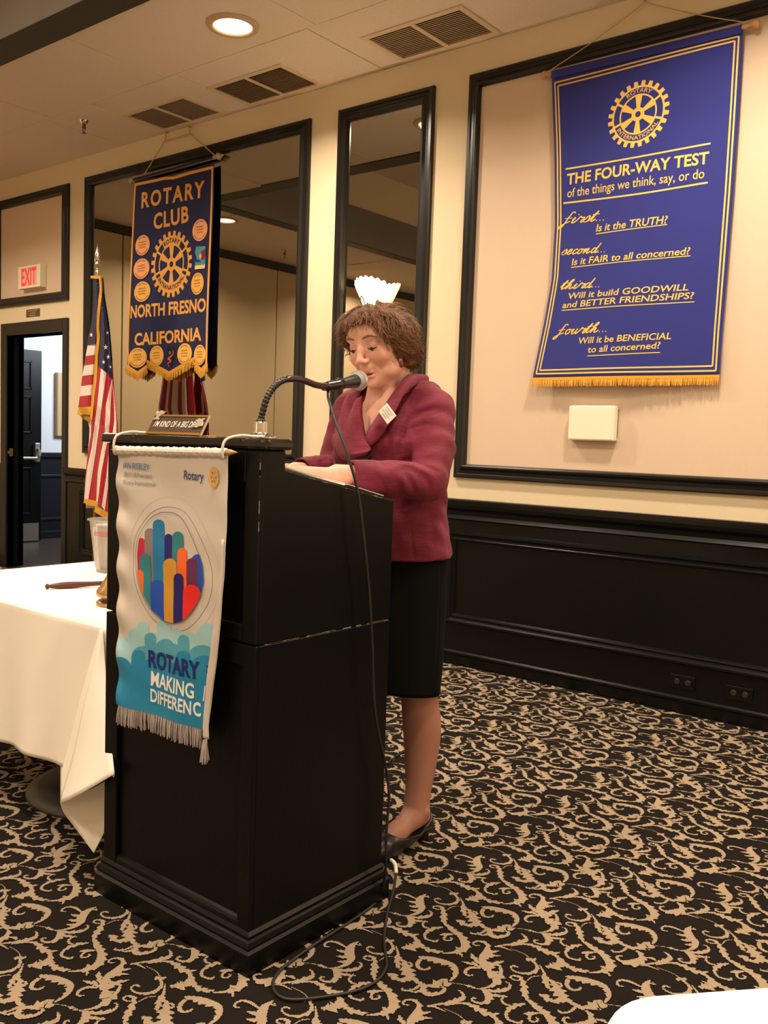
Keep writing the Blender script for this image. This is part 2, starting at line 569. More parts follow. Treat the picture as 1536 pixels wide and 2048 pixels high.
def can_light(x, y, label):
    t = thing('ceiling_light', label, 'light', (x, y, ZC), 'recessed ceiling lights')
    MB().lathe([(0.098, 0.0), (0.100, -0.012), (0.112, -0.016), (0.130, -0.012), (0.136, -0.004), (0.136, 0.0)], 40, (x, y, ZC)).build('trim_ring', mat('light_trim', (188, 160, 128), 0.5), t, smooth=True)
    MB().lathe([(0.0, -0.010), (0.08, -0.009), (0.1, -0.004)], 40, (x, y, ZC)).build('diffuser', LAMPG, t, smooth=True)
    return t


can_light(-3.755, 3.283, 'round lit recessed light in the ceiling above the wall mirrors')
can_light(-7.07, 2.19, 'round lit ceiling light seen reflected beside the club banner')


def sprinkler(x, y, label):
    t = thing('fire_sprinkler', label, 'sprinkler', (x, y, ZC), 'fire sprinklers')
    MB().lathe([(0.034, 0.0), (0.030, -0.012), (0.022, -0.024), (0.016, -0.028), (0.0, -0.028)], 20, (x, y, ZC)).build('escutcheon', CHROME, t, smooth=True)
    m = MB().lathe([(0.011, -0.02), (0.011, -0.045), (0.014, -0.046), (0.014, -0.055), (0.005, -0.056)], 12, (x, y, ZC))
    for s in (-1, 1):
        m.tube([(x + s * 0.011, y, ZC - 0.05), (x + s * 0.014, y, ZC - 0.068), (x + s * 0.003, y, ZC - 0.086)], 0.0025, 6)
    m.lathe([(0.0, -0.086), (0.015, -0.087), (0.015, -0.090), (0.0, -0.090)], 12, (x, y, ZC))
    m.build('head', mat('sprinkler_brass', (120, 96, 60), 0.35, metal=1.0), t, smooth=True)
    return t


sprinkler(-5.70, 3.68, 'chrome fire sprinkler under the ceiling near the exit door')
sprinkler(-7.58, 0.86, 'fire sprinkler seen only as a reflection in the wide mirror')


# ------------------------------------------------------------------ flat lettering and marks (meshes laid on a surface)
def text_tris(s, size=1.0, bold=0.0, shear=0.0, spacing=1.0):
    cu_ = bpy.data.curves.new('t', 'FONT')
    cu_.body = s
    cu_.size = size
    cu_.offset = bold
    cu_.shear = shear
    cu_.space_character = spacing
    cu_.resolution_u = 3
    o = bpy.data.objects.new('t', cu_)
    COL.objects.link(o)
    dg = bpy.context.evaluated_depsgraph_get()
    me = o.evaluated_get(dg).to_mesh()
    V = [(v.co.x, v.co.y) for v in me.vertices]
    F = [tuple(p.vertices) for p in me.polygons]
    o.evaluated_get(dg).to_mesh_clear()
    bpy.data.objects.remove(o)
    bpy.data.curves.remove(cu_)
    return V, F


def text_fit(s, p0, p1, cap, **k):
    """Text whose baseline runs from 2-D point p0 to p1, capital height cap."""
    V, F = text_tris(s, 1.0, **k)
    V = np.array(V)
    x0, x1 = V[:, 0].min(), V[:, 0].max()
    p0, p1 = np.array(p0, float), np.array(p1, float)
    L = np.linalg.norm(p1 - p0)
    e = (p1 - p0) / L
    nrm = np.array([-e[1], e[0]])
    u = (V[:, 0] - x0) / (x1 - x0) * L
    h = V[:, 1] / 0.69 * cap
    return [tuple(p0 + e * a + nrm * b) for a, b in zip(u, h)], F


def text_arc(s, c, r, a0, a1, cap, inward=False, sx=1.0, **k):
    """Letters along a circle: a0 to a1 degrees (counter-clockwise from +x), reading outward or inward."""
    V, F = text_tris(s, 1.0, **k)
    V = np.array(V)
    x0, x1 = V[:, 0].min(), V[:, 0].max()
    out = []
    for x, y in V:
        a = math.radians(a0 + (a1 - a0) * (x - x0) / (x1 - x0))
        rr = r + (-1 if inward else 1) * y / 0.69 * cap
        out.append((c[0] + sx * rr * math.cos(a), c[1] + rr * math.sin(a)))
    return out, F


def split_tris(V, F, maxlen):
    V = [tuple(p) for p in V]
    tris = []
    for f in F:
        for i in range(1, len(f) - 1):
            tris.append((f[0], f[i], f[i + 1]))
    out = []
    cache = {}

    def mid(a, b):
        key = (min(a, b), max(a, b))
        if key not in cache:
            cache[key] = len(V)
            V.append(((V[a][0] + V[b][0]) / 2, (V[a][1] + V[b][1]) / 2))
        return cache[key]

    st = tris[:]
    while st:
        a, b, c = st.pop()
        L = [math.dist(V[a], V[b]), math.dist(V[b], V[c]), math.dist(V[c], V[a])]
        k = int(np.argmax(L))
        if L[k] <= maxlen:
            out.append((a, b, c))
            continue
        if k == 0:
            m_ = mid(a, b)
            st += [(a, m_, c), (m_, b, c)]
        elif k == 1:
            m_ = mid(b, c)
            st += [(a, b, m_), (a, m_, c)]
        else:
            m_ = mid(c, a)
            st += [(a, b, m_), (m_, b, c)]
    return V, out


def poly_tris(poly):
    """Ear-clip triangulation of a simple 2-D polygon."""
    import mathutils.geometry as g
    P = [Vector((p[0], p[1], 0)) for p in poly]
    t = g.tessellate_polygon([P])
    return list(poly), [tuple(q) for q in t]


def ribbon(pts, w, closed=False):
    """2-D stroke: pts, full width(s) w."""
    P = np.array(pts, float)
    n = len(P)
    W = np.array(w if hasattr(w, '__len__') else [w] * n, float)
    T = np.zeros_like(P)
    for i in range(n):
        a, b = (P[(i - 1) % n], P[(i + 1) % n]) if closed else (P[max(i - 1, 0)], P[min(i + 1, n - 1)])
        T[i] = b - a
    T /= np.linalg.norm(T, axis=1)[:, None] + 1e-12
    N = np.stack([-T[:, 1], T[:, 0]], 1)
    V = [tuple(p) for p in P + N * W[:, None] / 2] + [tuple(p) for p in P - N * W[:, None] / 2]
    F = []
    for i in range(n if closed else n - 1):
        j = (i + 1) % n
        F.append((i, j, n + j, n + i))
    return V, F


class Layer:
    """Gathers 2-D marks, then lays them on a surface: fn(a, b, lift) -> world point."""

    def __init__(s):
        s.V, s.F = [], []

    def put(s, VF):
        n = len(s.V)
        s.V += [tuple(p) for p in VF[0]]
        s.F += [tuple(n + i for i in f) for f in VF[1]]
        return s

    def build(s, name, m, parent, fn, lift, maxlen=0.03, **k):
        V, F = split_tris(s.V, s.F, maxlen)
        mb = MB()
        mb.add([fn(a, b, lift) for a, b in V], F)
        me = mb.build(name, m, parent, **k)
        return me


def circle2(c, rx, ry, n=32):
    return [(c[0] + rx * math.cos(2 * math.pi * i / n), c[1] + ry * math.sin(2 * math.pi * i / n)) for i in range(n)]


def annulus(c, r0, r1, n=48, sx=1.0, a0=0, a1=360):
    V, F = [], []
    full = abs(a1 - a0) >= 360
    m = n if full else n + 1
    for i in range(m):
        a = math.radians(a0 + (a1 - a0) * i / n)
        V.append((c[0] + sx * r0 * math.cos(a), c[1] + r0 * math.sin(a)))
        V.append((c[0] + sx * r1 * math.cos(a), c[1] + r1 * math.sin(a)))
    for i in range(n):
        j = (i + 1) % m
        F.append((2 * i, 2 * j, 2 * j + 1, 2 * i + 1))
    return V, F


def gear_marks(c, R, sx=1.0):
    """Toothed wheel with six spokes, a banded rim and a keyed hub; returns a list of (V, F)."""
    out = []
    # teeth
    for k in range(24):
        a = 2 * math.pi * k / 24 + math.pi / 24
        pts = []
        for da, r in ((-0.085, 0.845), (-0.058, 1.0), (0.058, 1.0), (0.085, 0.845)):
            pts.append((c[0] + sx * R * r * math.cos(a + da), c[1] + R * r * math.sin(a + da)))
        out.append((pts, [(0, 1, 2, 3)]))
    out.append(annulus(c, R * 0.80, R * 0.86, 72, sx))
    out.append(annulus(c, R * 0.56, R * 0.61, 72, sx))
    for a in (32, 148, 199, 341):       # separators of the four rim fields
        ca, sa = math.cos(math.radians(a)), math.sin(math.radians(a))
        tx, ty = -sa * 0.035, ca * 0.035
        out.append(([(c[0] + sx * R * (r * ca + s * tx), c[1] + R * (r * sa + s * ty)) for r, s in ((0.58, -1), (0.83, -1), (0.83, 1), (0.58, 1))], [(0, 1, 2, 3)]))
    for k in range(6):
        a = math.radians(90 + 60 * k)
        ca, sa = math.cos(a), math.sin(a)
        pts = []
        for r, w in ((0.14, 0.045), (0.57, 0.115), (0.57, -0.115), (0.14, -0.045)):
            pts.append((c[0] + sx * R * (r * ca - w * sa), c[1] + R * (r * sa + w * ca)))
        out.append((pts, [(3, 2, 1, 0)]))
    out.append(annulus(c, R * 0.09, R * 0.21, 32, sx))
    return out


# ------------------------------------------------------------------ exit sign and plaque
t = thing('exit_sign', 'white exit sign with red letters in the panel above the door', 'sign', (-7.27, YW, 2.36))
a, b = hit(36, 579, y=4.105), hit(80, 527, y=4.105)
box('body', WHITEPL, (a[0], 4.105, a[2], b[0], YW - 0.004, b[2]), t, bevel=0.004)
RED = mat('exit_red', (232, 60, 70), 0.5, emit=(255, 50, 60), estr=0.35)
PINK = mat('exit_pale_glow', (246, 190, 170), 0.5)
ex0, ex1 = a[0] + 0.055, b[0] - 0.055
fl = lambda u, v, l: (u, 4.105 - l, v)
L = Layer()
L.put(([(ex0 - 0.008, a[2] + 0.018), (ex1 + 0.008, a[2] + 0.018), (ex1 + 0.008, b[2] - 0.014), (ex0 - 0.008, b[2] - 0.014)], [(0, 1, 2, 3)]))
L.build('legend_panel', PINK, t, fl, 0.0008)
L = Layer().put(text_fit('EXIT', (ex0, a[2] + 0.025), (ex1, a[2] + 0.025), b[2] - a[2] - 0.048, bold=0.02))
L.build('lettering', RED, t, fl, 0.0016)
t = thing('door_plaque', 'small brown plaque with pale lettering above the door frame', 'plaque', (-7.16, YW, 2.13))
box('plate', mat('brown_plaque', (92, 68, 40), 0.5), (-7.268, YW - 0.004, 2.134, -7.061, YW, 2.197), t, bevel=0.001)
fl = lambda u, v, l: (u, YW - 0.004 - l, v)
L = Layer()
for s_, x0, x1, z in (('MAXIMUM CAPACITY', -7.240, -7.095, 2.178), ('IS 300', -7.205, -7.128, 2.159), ('PERSONS', -7.212, -7.122, 2.140)):
    L.put(text_fit(s_, (x0, z), (x1, z), 0.011))
L.build('lettering', mat('plaque_letters', (206, 186, 140), 0.6), t, fl, 0.0006)

# ------------------------------------------------------------------ hall things
t = thing('hall_door', 'open black panelled door with push bar in the hall', 'door', (-9.09, 5.2, 0))
LX = -9.09
box('leaf', BLACKW, (LX - 0.045, 4.52, 0.012, LX, 5.387, 2.035), t, bevel=0.003)
for z0, z1 in ((1.16, 1.55), (1.62, 1.92), (0.30, 0.80)):
    m = MB()
    for y0, y1 in ((4.62, 4.90), (5.0, 5.27)):
        p = 0.012
        m.box(LX, y0, z0, LX + p, y0 + 0.018, z1).box(LX, y1 - 0.018, z0, LX + p, y1, z1).box(LX, y0, z0, LX + p, y1, z0 + 0.018).box(LX, y0, z1 - 0.018, LX + p, y1, z1)
    m.build('panel_moulding', BLACKW, t, bevel=0.003)
box('kick_plate', STEEL, (LX, 4.56, 0.015, LX + 0.003, 5.36, 0.205), t)
p = MB().tube([(LX + 0.07, 4.60, 0.90), (LX + 0.07, 5.33, 0.90)], 0.016, 10)
p.box(LX, 5.29, 0.86, LX + 0.05, 5.345, 1.06).tube([(LX + 0.05, 5.315, 1.0), (LX + 0.085, 5.315, 0.98), (LX + 0.09, 5.315, 0.93), (LX + 0.07, 5.315, 0.90)], 0.016, 10)
p.build('push_bar', STEEL, t, smooth=False, bevel=0.004)
t = thing('wall_screen', 'black framed board with beige edge hung on the hall wall', 'board', (-9.35, 5.8, 1.14))
box('surround', mat('beige_board', (196, 164, 120), 0.7), (-9.35, 5.70, 1.14, -9.29, 5.81, 1.84), t, bevel=0.004)
box('panel', mat('screen_black', (14, 14, 16), 0.3), (-9.35, 5.815, 1.14, -9.28, 6.6, 1.85), t, bevel=0.004)

# ------------------------------------------------------------------ wall box and outlets
t = thing('chime_box', 'ivory plastic chime box on the wall under the blue banner', 'wall box', (-2.06, YW, 1.25))
p0, p1 = hit(1135, 880, y=4.115), hit(1230, 811, y=4.115)
MB().box(p0[0], 4.112, p0[2], p1[0], YW - 0.004, p1[2]).build('cover', WHITEPL, t, bevel=0.008)
m = MB()
for k in range(17):
    z = p0[2] + 0.02 + k * (p1[2] - p0[2] - 0.04) / 16
    m.box(p1[0] - 0.002, 4.150, z - 0.0022, p1[0] + 0.0008, 4.158, z + 0.0022)
m.build('side_slots', GAPM, t)


def outlet(x0, x1, z0, z1, label, y=YW - 0.012):
    t = thing('wall_outlet', label, 'outlet', ((x0 + x1) / 2, y, z0), 'black wall outlets')
    box('plate', BLACKH, (x0, y - 0.007, z0, x1, y, z1), t, bevel=0.003)
    cx, cz = (x0 + x1) / 2, (z0 + z1) / 2
    for s in (-1, 1):
        m = MB()
        q = cx + s * (x1 - x0) * 0.22
        m.lathe([(0.0, 0.003), (0.012, 0.003), (0.014, 0.0)], 16, (q, y - 0.007, cz), (0, -1, 0))
        for e in (-1, 1):
            m.box(q - 0.0015 + e * 0.005, y - 0.0108, cz - 0.004, q + 0.0015 + e * 0.005, y - 0.0099, cz + 0.005)
        m.build('socket', mat('black_socket', (44, 42, 38), 0.35), t)
    return t


outlet(-1.600, -1.482, 0.112, 0.178, 'black double wall outlet nearer the woman, low on the wainscot')
outlet(-1.340, -1.224, 0.110, 0.174, 'black double wall outlet nearer the frame edge, low on the wainscot')

# ------------------------------------------------------------------ wall sconce on the narrow mirror
t = thing('wall_sconce', 'glowing scalloped shell wall lamp on the narrow mirror', 'lamp', (-3.44, YW - 0.006, 1.92))
SX, SZ = -3.462, 1.925
GLOW = mat('lit_shell_glass', (255, 238, 200), 0.4, emit=(255, 232, 184), estr=3.2)


def shell(u, v):
    a = math.pi * u
    r = 0.036 + 0.092 * v ** 0.8
    fl_ = 1 + 0.03 * math.cos(22 * a) * v
    zz = SZ + 0.185 * v * (0.80 + 0.32 * math.sin(a)) + (0.005 * math.cos(22 * a) if v > 0.96 else 0)
    return (SX - r * fl_ * math.cos(a) * 1.0, YW - 0.008 - r * fl_ * math.sin(a), zz)


MB().grid(shell, 104, 10).build('shade', GLOW, t, smooth=True, solid=0.004)
m = MB().lathe([(0.0, -0.03), (0.02, -0.02), (0.05, 0.0), (0.055, 0.012), (0.05, 0.016)], 20, (SX, YW - 0.055, SZ - 0.012))
m.box(SX - 0.035, YW - 0.03, SZ - 0.06, SX + 0.035, YW - 0.005, SZ + 0.04)
m.build('base', BRASS, t, smooth=False)
m = MB()
for s in (-1, 1):
    m.tube(spline([(SX, YW - 0.115, SZ + 0.02), (SX + s * 0.012, YW - 0.130, SZ + 0.055), (SX + s * 0.010, YW - 0.142, SZ + 0.085), (SX, YW - 0.146, SZ + 0.098)], 10), 0.003, 6)
m.build('ornament', mat('old_bronze', (120, 88, 46), 0.4, metal=1.0), t)
l = bpy.data.lights.new('sconce_bulb', 'POINT')
l.energy = 15
l.color = (1.0, 0.76, 0.45)
l.shadow_soft_size = 0.02
lo = bpy.data.objects.new('sconce_bulb', l)
COL.objects.link(lo)
lo.location = (SX, YW - 0.065, SZ + 0.15)
# ------------------------------------------------------------------ the lectern
lec = thing('lectern', 'black wooden lectern with a sloped reading board and stepped base', 'lectern', (-1.745, 1.62, 0))
PX0, PX1, PY0, PY1 = -2.025, -1.467, 1.385, 1.858
m = MB()
prof = [(0.016, 0.0), (0.016, 0.052), (0.010, 0.058), (0.014, 0.066), (0.010, 0.076), (0.004, 0.080), (0.006, 0.088), (0.0, 0.096)]
rings = [[(PX0 - d, PY0 - d, z), (PX1 + d, PY0 - d, z), (PX1 + d, PY1 + d, z), (PX0 - d, PY1 + d, z)] for d, z in prof]
vs = [p for r in rings for p in r]
fs = [(j * 4 + k, j * 4 + (k + 1) % 4, (j + 1) * 4 + (k + 1) % 4, (j + 1) * 4 + k) for j in range(len(prof) - 1) for k in range(4)]
m.add(vs, fs + [(3, 2, 1, 0), tuple(4 * (len(prof) - 1) + k for k in range(4))])
m.build('plinth', BLACKW, lec)
m = MB()
m.box(PX0, PY0 + 0.012, 0.09, PX1, PY1, 0.748)
m.box(PX0, PY0, 0.09, PX0 + 0.052, PY0 + 0.012, 0.748).box(PX1 - 0.04, PY0, 0.09, PX1, PY0 + 0.012, 0.748)
m.box(PX0 + 0.052, PY0, 0.70, PX1 - 0.04, PY0 + 0.012, 0.748)
m.build('lower_case', BLACKW, lec, bevel=0.002)
rail = MB().prism([(0, 0.0), (0.010, 0.0), (0.010, 0.012), (0.006, 0.018), (0, 0.022)], lambda a, b: (PX0 + 0.052, PY0 + 0.012 - a, 0.094 + b), lambda a, b: (PX1 - 0.04, PY0 + 0.012 - a, 0.094 + b))
rail.build('base_moulding', BLACKH, lec)
MB().box(PX0 + 0.004, PY0 + 0.016, 0.735, PX1 - 0.004, PY1 - 0.004, 0.765).build('joint_block', BLACKW, lec)
slope = lambda y: 1.137 - 0.2005 * (y - 1.463)
side = [(PY0 + 0.012, 0.753), (PY1, 0.753), (PY1, slope(PY1)), (1.463, slope(1.463)), (1.463, 1.181), (PY0 + 0.012, 1.181)]
for nm, x0, x1 in (('side_panel', PX1 - 0.02, PX1), ('side_panel', PX0, PX0 + 0.02)):
    MB().prism(side, lambda a, b, q=x0: (q, a, b), lambda a, b, q=x1: (q, a, b)).build(nm, BLACKW, lec, bevel=0.0025)
m = MB().box(PX0 + 0.02, PY0 + 0.014, 0.753, PX1 - 0.02, PY0 + 0.03, 1.181)
m.build('front_panel', BLACKW, lec)
m = MB().box(PX0, PY0, 0.753, PX0 + 0.052, PY0 + 0.014, 1.181).box(PX1 - 0.045, PY0, 0.753, PX1, PY0 + 0.014, 1.181)
m.box(PX0 + 0.052, PY0, 0.753, PX1 - 0.045, PY0 + 0.014, 0.792).box(PX0 + 0.052, PY0, 1.108, PX1 - 0.045, PY0 + 0.014, 1.181)
m.build('front_frame', BLACKW, lec, bevel=0.003)
MB().box(PX0 + 0.02, 1.445, 1.10, PX1 - 0.02, 1.463, 1.181).build('back_board', BLACKW, lec)
m = MB()
ex = [(1.463, -0.020), (PY1 - 0.012, -0.020), (PY1 - 0.012, -0.003), (1.463, -0.003)]
m.prism([(y, slope(y) + d) for y, d in ex], lambda a, b: (PX0 + 0.02, a, b), lambda a, b: (PX1 - 0.02, a, b))
m.build('reading_board', BLACKW, lec)
MB().prism([(PY1 - 0.012, 0.753), (PY1, 0.753), (PY1, slope(PY1) + 0.004), (PY1 - 0.012, slope(PY1) + 0.004)], lambda a, b: (PX0 + 0.02, a, b), lambda a, b: (PX1 - 0.02, a, b)).build('back_stop', BLACKW, lec)
tp = MB()
co = [(-2.042, 1.372), (-1.462, 1.372), (-1.446, 1.388), (-1.446, 1.462), (-1.456, 1.474), (-2.042, 1.474)]
tp.prism(co, lambda a, b: (a, b, 1.181), lambda a, b: (a, b, 1.206))
tp.build('top_shelf', mat('black_gloss_top', (20, 18, 17), 0.18, spec=0.6, coat=0.4), lec, bevel=0.008)
# worn edges, where the black has rubbed away
wr = mat('worn_edge', (120, 110, 98), 0.6)
rr = random.Random(3)
m = MB()
for k in range(26):
    y = rr.uniform(PY0 + 0.01, PY1 - 0.03)
    if rr.random() < 0.5:
        y = PY0 + 0.012 + abs(rr.gauss(0, 0.09))
    l_ = rr.uniform(0.006, 0.05)
    m.box(PX1 - 0.0002, y, 0.7485 + rr.uniform(-0.001, 0.0), PX1 + 0.0005, min(PY1, y + l_), 0.7495 + rr.uniform(0, 0.0015))
for k in range(12):
    y = rr.uniform(1.47, 1.84)
    z = slope(y)
    m.box(PX1 - 0.0012, y, z - 0.004, PX1 + 0.0004, y + rr.uniform(0.005, 0.02), z - 0.0025)
for k in range(8):
    z = rr.uniform(0.98, 1.16)
    m.box(PX1 - 0.001, PY0 + 0.0005, z, PX1 + 0.0004, PY0 + 0.0025, z + rr.uniform(0.004, 0.03))
m.build('edge_wear', wr, lec, kind='stuff')

# ------------------------------------------------------------------ papers on the reading board
PAPER = mat('white_paper', (246, 240, 232), 0.8)
t = thing('paper_stack', 'white papers lying on the reading board under her hands', 'papers', (-1.7, 1.66, 1.1))
tilt = math.atan(0.2005)
for k in range(7):
    x0, x1, y0, y1 = (-1.80, -1.525, 1.486, 1.70) if k < 4 else (-1.72, -1.510, 1.497, 1.715)
    a = rr.uniform(-0.05, 0.05)
    dz = 0.0025 + 0.0019 * k
    cx, cy = (x0 + x1) / 2, (y0 + y1) / 2
    sh = MB()

    def f_(u, v):
        px_, py_ = (x0 + (x1 - x0) * u) - cx, (y0 + (y1 - y0) * v) - cy
        X = cx + px_ * math.cos(a) - py_ * math.sin(a)
        Y = cy + px_ * math.sin(a) + py_ * math.cos(a)
        return (X, Y, slope(Y) - 0.002 + dz + 0.003 * u * u * k / 6)
    sh.grid(f_, 6, 6).build('sheet', PAPER, t, solid=0.0017)
t = thing('document_folder', 'thin dark folder edged in white at the lower end of the board', 'folder', (-1.6, 1.8, 1.08))
f_ = lambda u, v: (-1.76 + 0.262 * u, 1.712 + 0.140 * v, slope(1.712 + 0.140 * v) + 0.0085 - 0.002 * v)
MB().grid(f_, 2, 2).build('cover', mat('folder_black', (30, 27, 26), 0.5), t, solid=0.004)
f_ = lambda u, v: (-1.758 + 0.262 * u, 1.712 + 0.139 * v, slope(1.712 + 0.139 * v) + 0.0125 - 0.003 * v)
MB().grid(f_, 2, 2).build('sheet', PAPER, t, solid=0.0015)

# ------------------------------------------------------------------ gooseneck, microphone, cable
t = thing('gooseneck_stand', 'black gooseneck microphone arm with chrome flange on the lectern top', 'microphone stand', (-1.515, 1.43, 1.206))
gx, gy = -1.514, 1.43
MB().lathe([(0.0, 0.0), (0.036, 0.0), (0.036, 0.004), (0.022, 0.009), (0.016, 0.012), (0.015, 0.036), (0.012, 0.038), (0.0, 0.038)], 28, (gx, gy, 1.206)).build('flange', CHROME, t, smooth=False, bevel=0.001)
m = MB()
for q in range(3):
    ang = q * 2.094 + 0.5
    m.lathe([(0.0, 0.004), (0.004, 0.003), (0.005, 0.0)], 8, (gx + 0.028 * math.cos(ang), gy + 0.028 * math.sin(ang), 1.2092))
m.build('screws', STEEL, t, kind='stuff')
gp = spline([(gx, gy, 1.24), tuple(hit(522, 838, y=1.431)), tuple(hit(534, 796, y=1.443)), tuple(hit(553, 769, y=1.47)), tuple(hit(577, 758, y=1.51)), tuple(hit(606, 761, y=1.58)), tuple(hit(632, 770, y=1.66)), tuple(hit(652, 773, y=1.725))], 130)
RUBBER = mat('gooseneck_black', (20, 19, 18), 0.28, spec=0.6)
rad = [0.0072 + 0.0011 * math.sin(i * 1.9) if 18 < i < 72 else 0.0080 for i in range(130)]
for i in range(16):
    rad[i] = 0.0112
MB().tube(gp, rad, 14).build('arm', RUBBER, t, smooth=True)
M0, M1 = np.array(hit(676, 769, y=1.775)), np.array(hit(723, 760, y=1.915))
M1 = M0 + (M1 - M0)
ax = (M1 - M0) / np.linalg.norm(M1 - M0)
g = np.array(gp[-1])
MB().tube([g - ax * 0.012, g + ax * 0.006, M0 - ax * 0.002, M0 + ax * 0.012], [0.010, 0.0125, 0.013, 0.017], 14).build('clip', RUBBER, t, smooth=True)
mic = thing('microphone', 'black handheld microphone with silver mesh ball before her mouth', 'microphone', tuple(M0))
MB().lathe([(0.0, 0.0), (0.0105, 0.001), (0.0112, 0.02), (0.012, 0.03), (0.0175, 0.105), (0.0185, 0.118), (0.0, 0.118)], 24, M0 - ax * 0.012, ax).build('body', mat('mic_body', (30, 29, 29), 0.35), mic, smooth=True)
MB().lathe([(0.0122, 0.0), (0.0124, 0.010), (0.0118, 0.011)], 20, M0 + ax * 0.012, ax).build('ring', mat('mic_gold_ring', (190, 160, 90), 0.3, metal=1.0), mic, smooth=True)
MESHM = mat('mic_mesh', (196, 196, 200), 0.45, metal=0.5, bump=1.0, bscale=900)
BALL = M0 + ax * 0.130
MB().lathe([(0.0185, -0.026), (0.023, -0.018), (0.0255, -0.007), (0.0255, 0.0), (0.0235, 0.011), (0.018, 0.0195), (0.010, 0.0245), (0.0, 0.026)], 28, BALL, ax).build('grille', MESHM, mic, smooth=True)
MB().lathe([(0.0260, -0.009), (0.0268, -0.006), (0.0268, 0.000), (0.0260, 0.003)], 28, BALL, ax).build('band', mat('mic_band', (232, 232, 232), 0.3, metal=0.6), mic, smooth=True)

CABLE = mat('black_cable', (34, 32, 29), 0.5)
cab = thing('microphone_cable', 'black microphone cable hanging past the lectern and looping on the carpet', 'cable', (-1.43, 1.6, 0))
pts = [M0 - ax * 0.010, np.array(hit(659, 777, y=1.745)), np.array(hit(656, 792, y=1.72))]
for px_, py_, X in ((661, 812, -1.545), (671, 845, -1.51), (685, 880, -1.478), (700, 925, -1.452), (716, 985, -1.438), (728, 1080, -1.434), (738, 1180, -1.434), (745, 1300, -1.434), (748, 1400, -1.434), (757, 1465, -1.432), (770, 1525, -1.430), (778, 1590, -1.430), (773, 1660, -1.430), (771, 1740, -1.428)):
    pts.append(np.array(hit(px_, py_, x=X)))
sc_ = 0.2474
for a, b in ((1138, 935), (1060, 1025), (850, 1172), (600, 1332), (370, 1500), (285, 1590), (265, 1660), (310, 1740), (430, 1775), (700, 1750), (950, 1700), (1110, 1620), (1180, 1520), (1180, 1440), (1165, 1280), (1190, 1080), (1240, 900), (1262, 760)):
    pts.append(np.array(hit(480 + a * sc_, 1560 + b * sc_, z=0.006)))
MB().tube(spline(pts, 260), 0.0036, 8).build('cord', CABLE, cab, smooth=True)
wp = [np.array(hit(480 + a * sc_, 1560 + b * sc_, z=z)) for a, b, z in ((1262, 755, 0.007), (1257, 700, 0.02), (1245, 668, 0.028), (1222, 648, 0.026))]
MB().tube(spline(wp, 14), [0.0055] * 14, 10).build('white_sleeve', mat('white_sleeve', (236, 228, 206), 0.5), cab, smooth=True, label='white sleeve near the end of the cable')
MB().tube(spline([np.array(hit(775, 1527, z=0.006)), np.array(hit(792, 1513, z=0.006)), np.array(hit(812, 1500, z=0.006)), np.array(hit(850, 1470, z=0.006))], 16), 0.0035, 8).build('cord', CABLE, cab, smooth=True)

# ------------------------------------------------------------------ nameplate
t = thing('name_plate', 'brown desk name plate with gold edges and silver eagle pins on the lectern', 'name plate', (-1.78, 1.41, 1.206))
q0, q1 = np.array(hit(292, 872, y=1.393)), np.array(hit(399, 881, y=1.393))
zb = 1.2065
A = np.array((q0[0], 1.393, zb))
B = np.array((q1[0], 1.393, zb))
up = np.array((0.0, 0.026, 0.047))
th = np.array((0.0, 0.004, -0.002))
skew = np.array((0.030, 0.0, 0.0))


def np_(u, v, l=0.0):
    p = A + (B - A) * u + (up) * v
    nrm = np.array((0, -0.047, 0.026)) / 0.0537
    return tuple(p + nrm * l + skew * 0)


BROWN = mat('walnut_laminate', (72, 48, 34), 0.45, noise=0.3, nscale=30, stretch=(0.4, 2, 2))
GOLDT = mat('gold_trim', (226, 178, 84), 0.25, metal=0.9)


def slab(name, u0, u1, v0, v1, l0, l1, m_):
    c8 = [np_(u0, v0, l0), np_(u1, v0, l0), np_(u1, v1, l0), np_(u0, v1, l0), np_(u0, v0, l1), np_(u1, v0, l1), np_(u1, v1, l1), np_(u0, v1, l1)]
    return MB().add(c8, [(3, 2, 1, 0), (4, 5, 6, 7), (0, 1, 5, 4), (1, 2, 6, 5), (2, 3, 7, 6), (3, 0, 4, 7)]).build(name, m_, t)


slab('plate', 0, 1, 0.08, 0.95, -0.003, 0.0, BROWN)
slab('gold_edge', 0, 1, 0.93, 1.02, -0.004, 0.002, GOLDT)
slab('gold_edge', 0, 1, 0.0, 0.11, -0.004, 0.0035, GOLDT)
slab('end_cap', 1.0, 1.012, 0.0, 1.03, -0.004, 0.002, CHROME)
m = MB().box(A[0] + 0.01, 1.40, zb, B[0] + 0.012, 1.432, zb + 0.002)
m.build('foot', GOLDT, t)
fl = lambda u, v, l: np_(u, v, l)
WHITEI = mat('white_inlay', (250, 242, 226), 0.5)
Lr = Layer().put(text_fit("I'M KIND OF A BIG DEAL", (0.07, 0.40), (0.91, 0.40), 0.30, bold=0.002, shear=0.25))
Lr.build('lettering', WHITEI, t, fl, 0.0008, maxlen=0.2)
SILV = mat('silver_pin', (232, 224, 205), 0.25, metal=0.7)


def pin(pts, th_):
    V, F = poly_tris(pts)
    n_ = len(V)
    mb = MB()
    mb.add([np_(a, b, 0.001) for a, b in V] + [np_(a, b, th_) for a, b in V], [tuple(n_ + i for i in f) for f in F] + [(i, (i + 1) % n_, n_ + (i + 1) % n_, n_ + i) for i in range(n_)])
    return mb


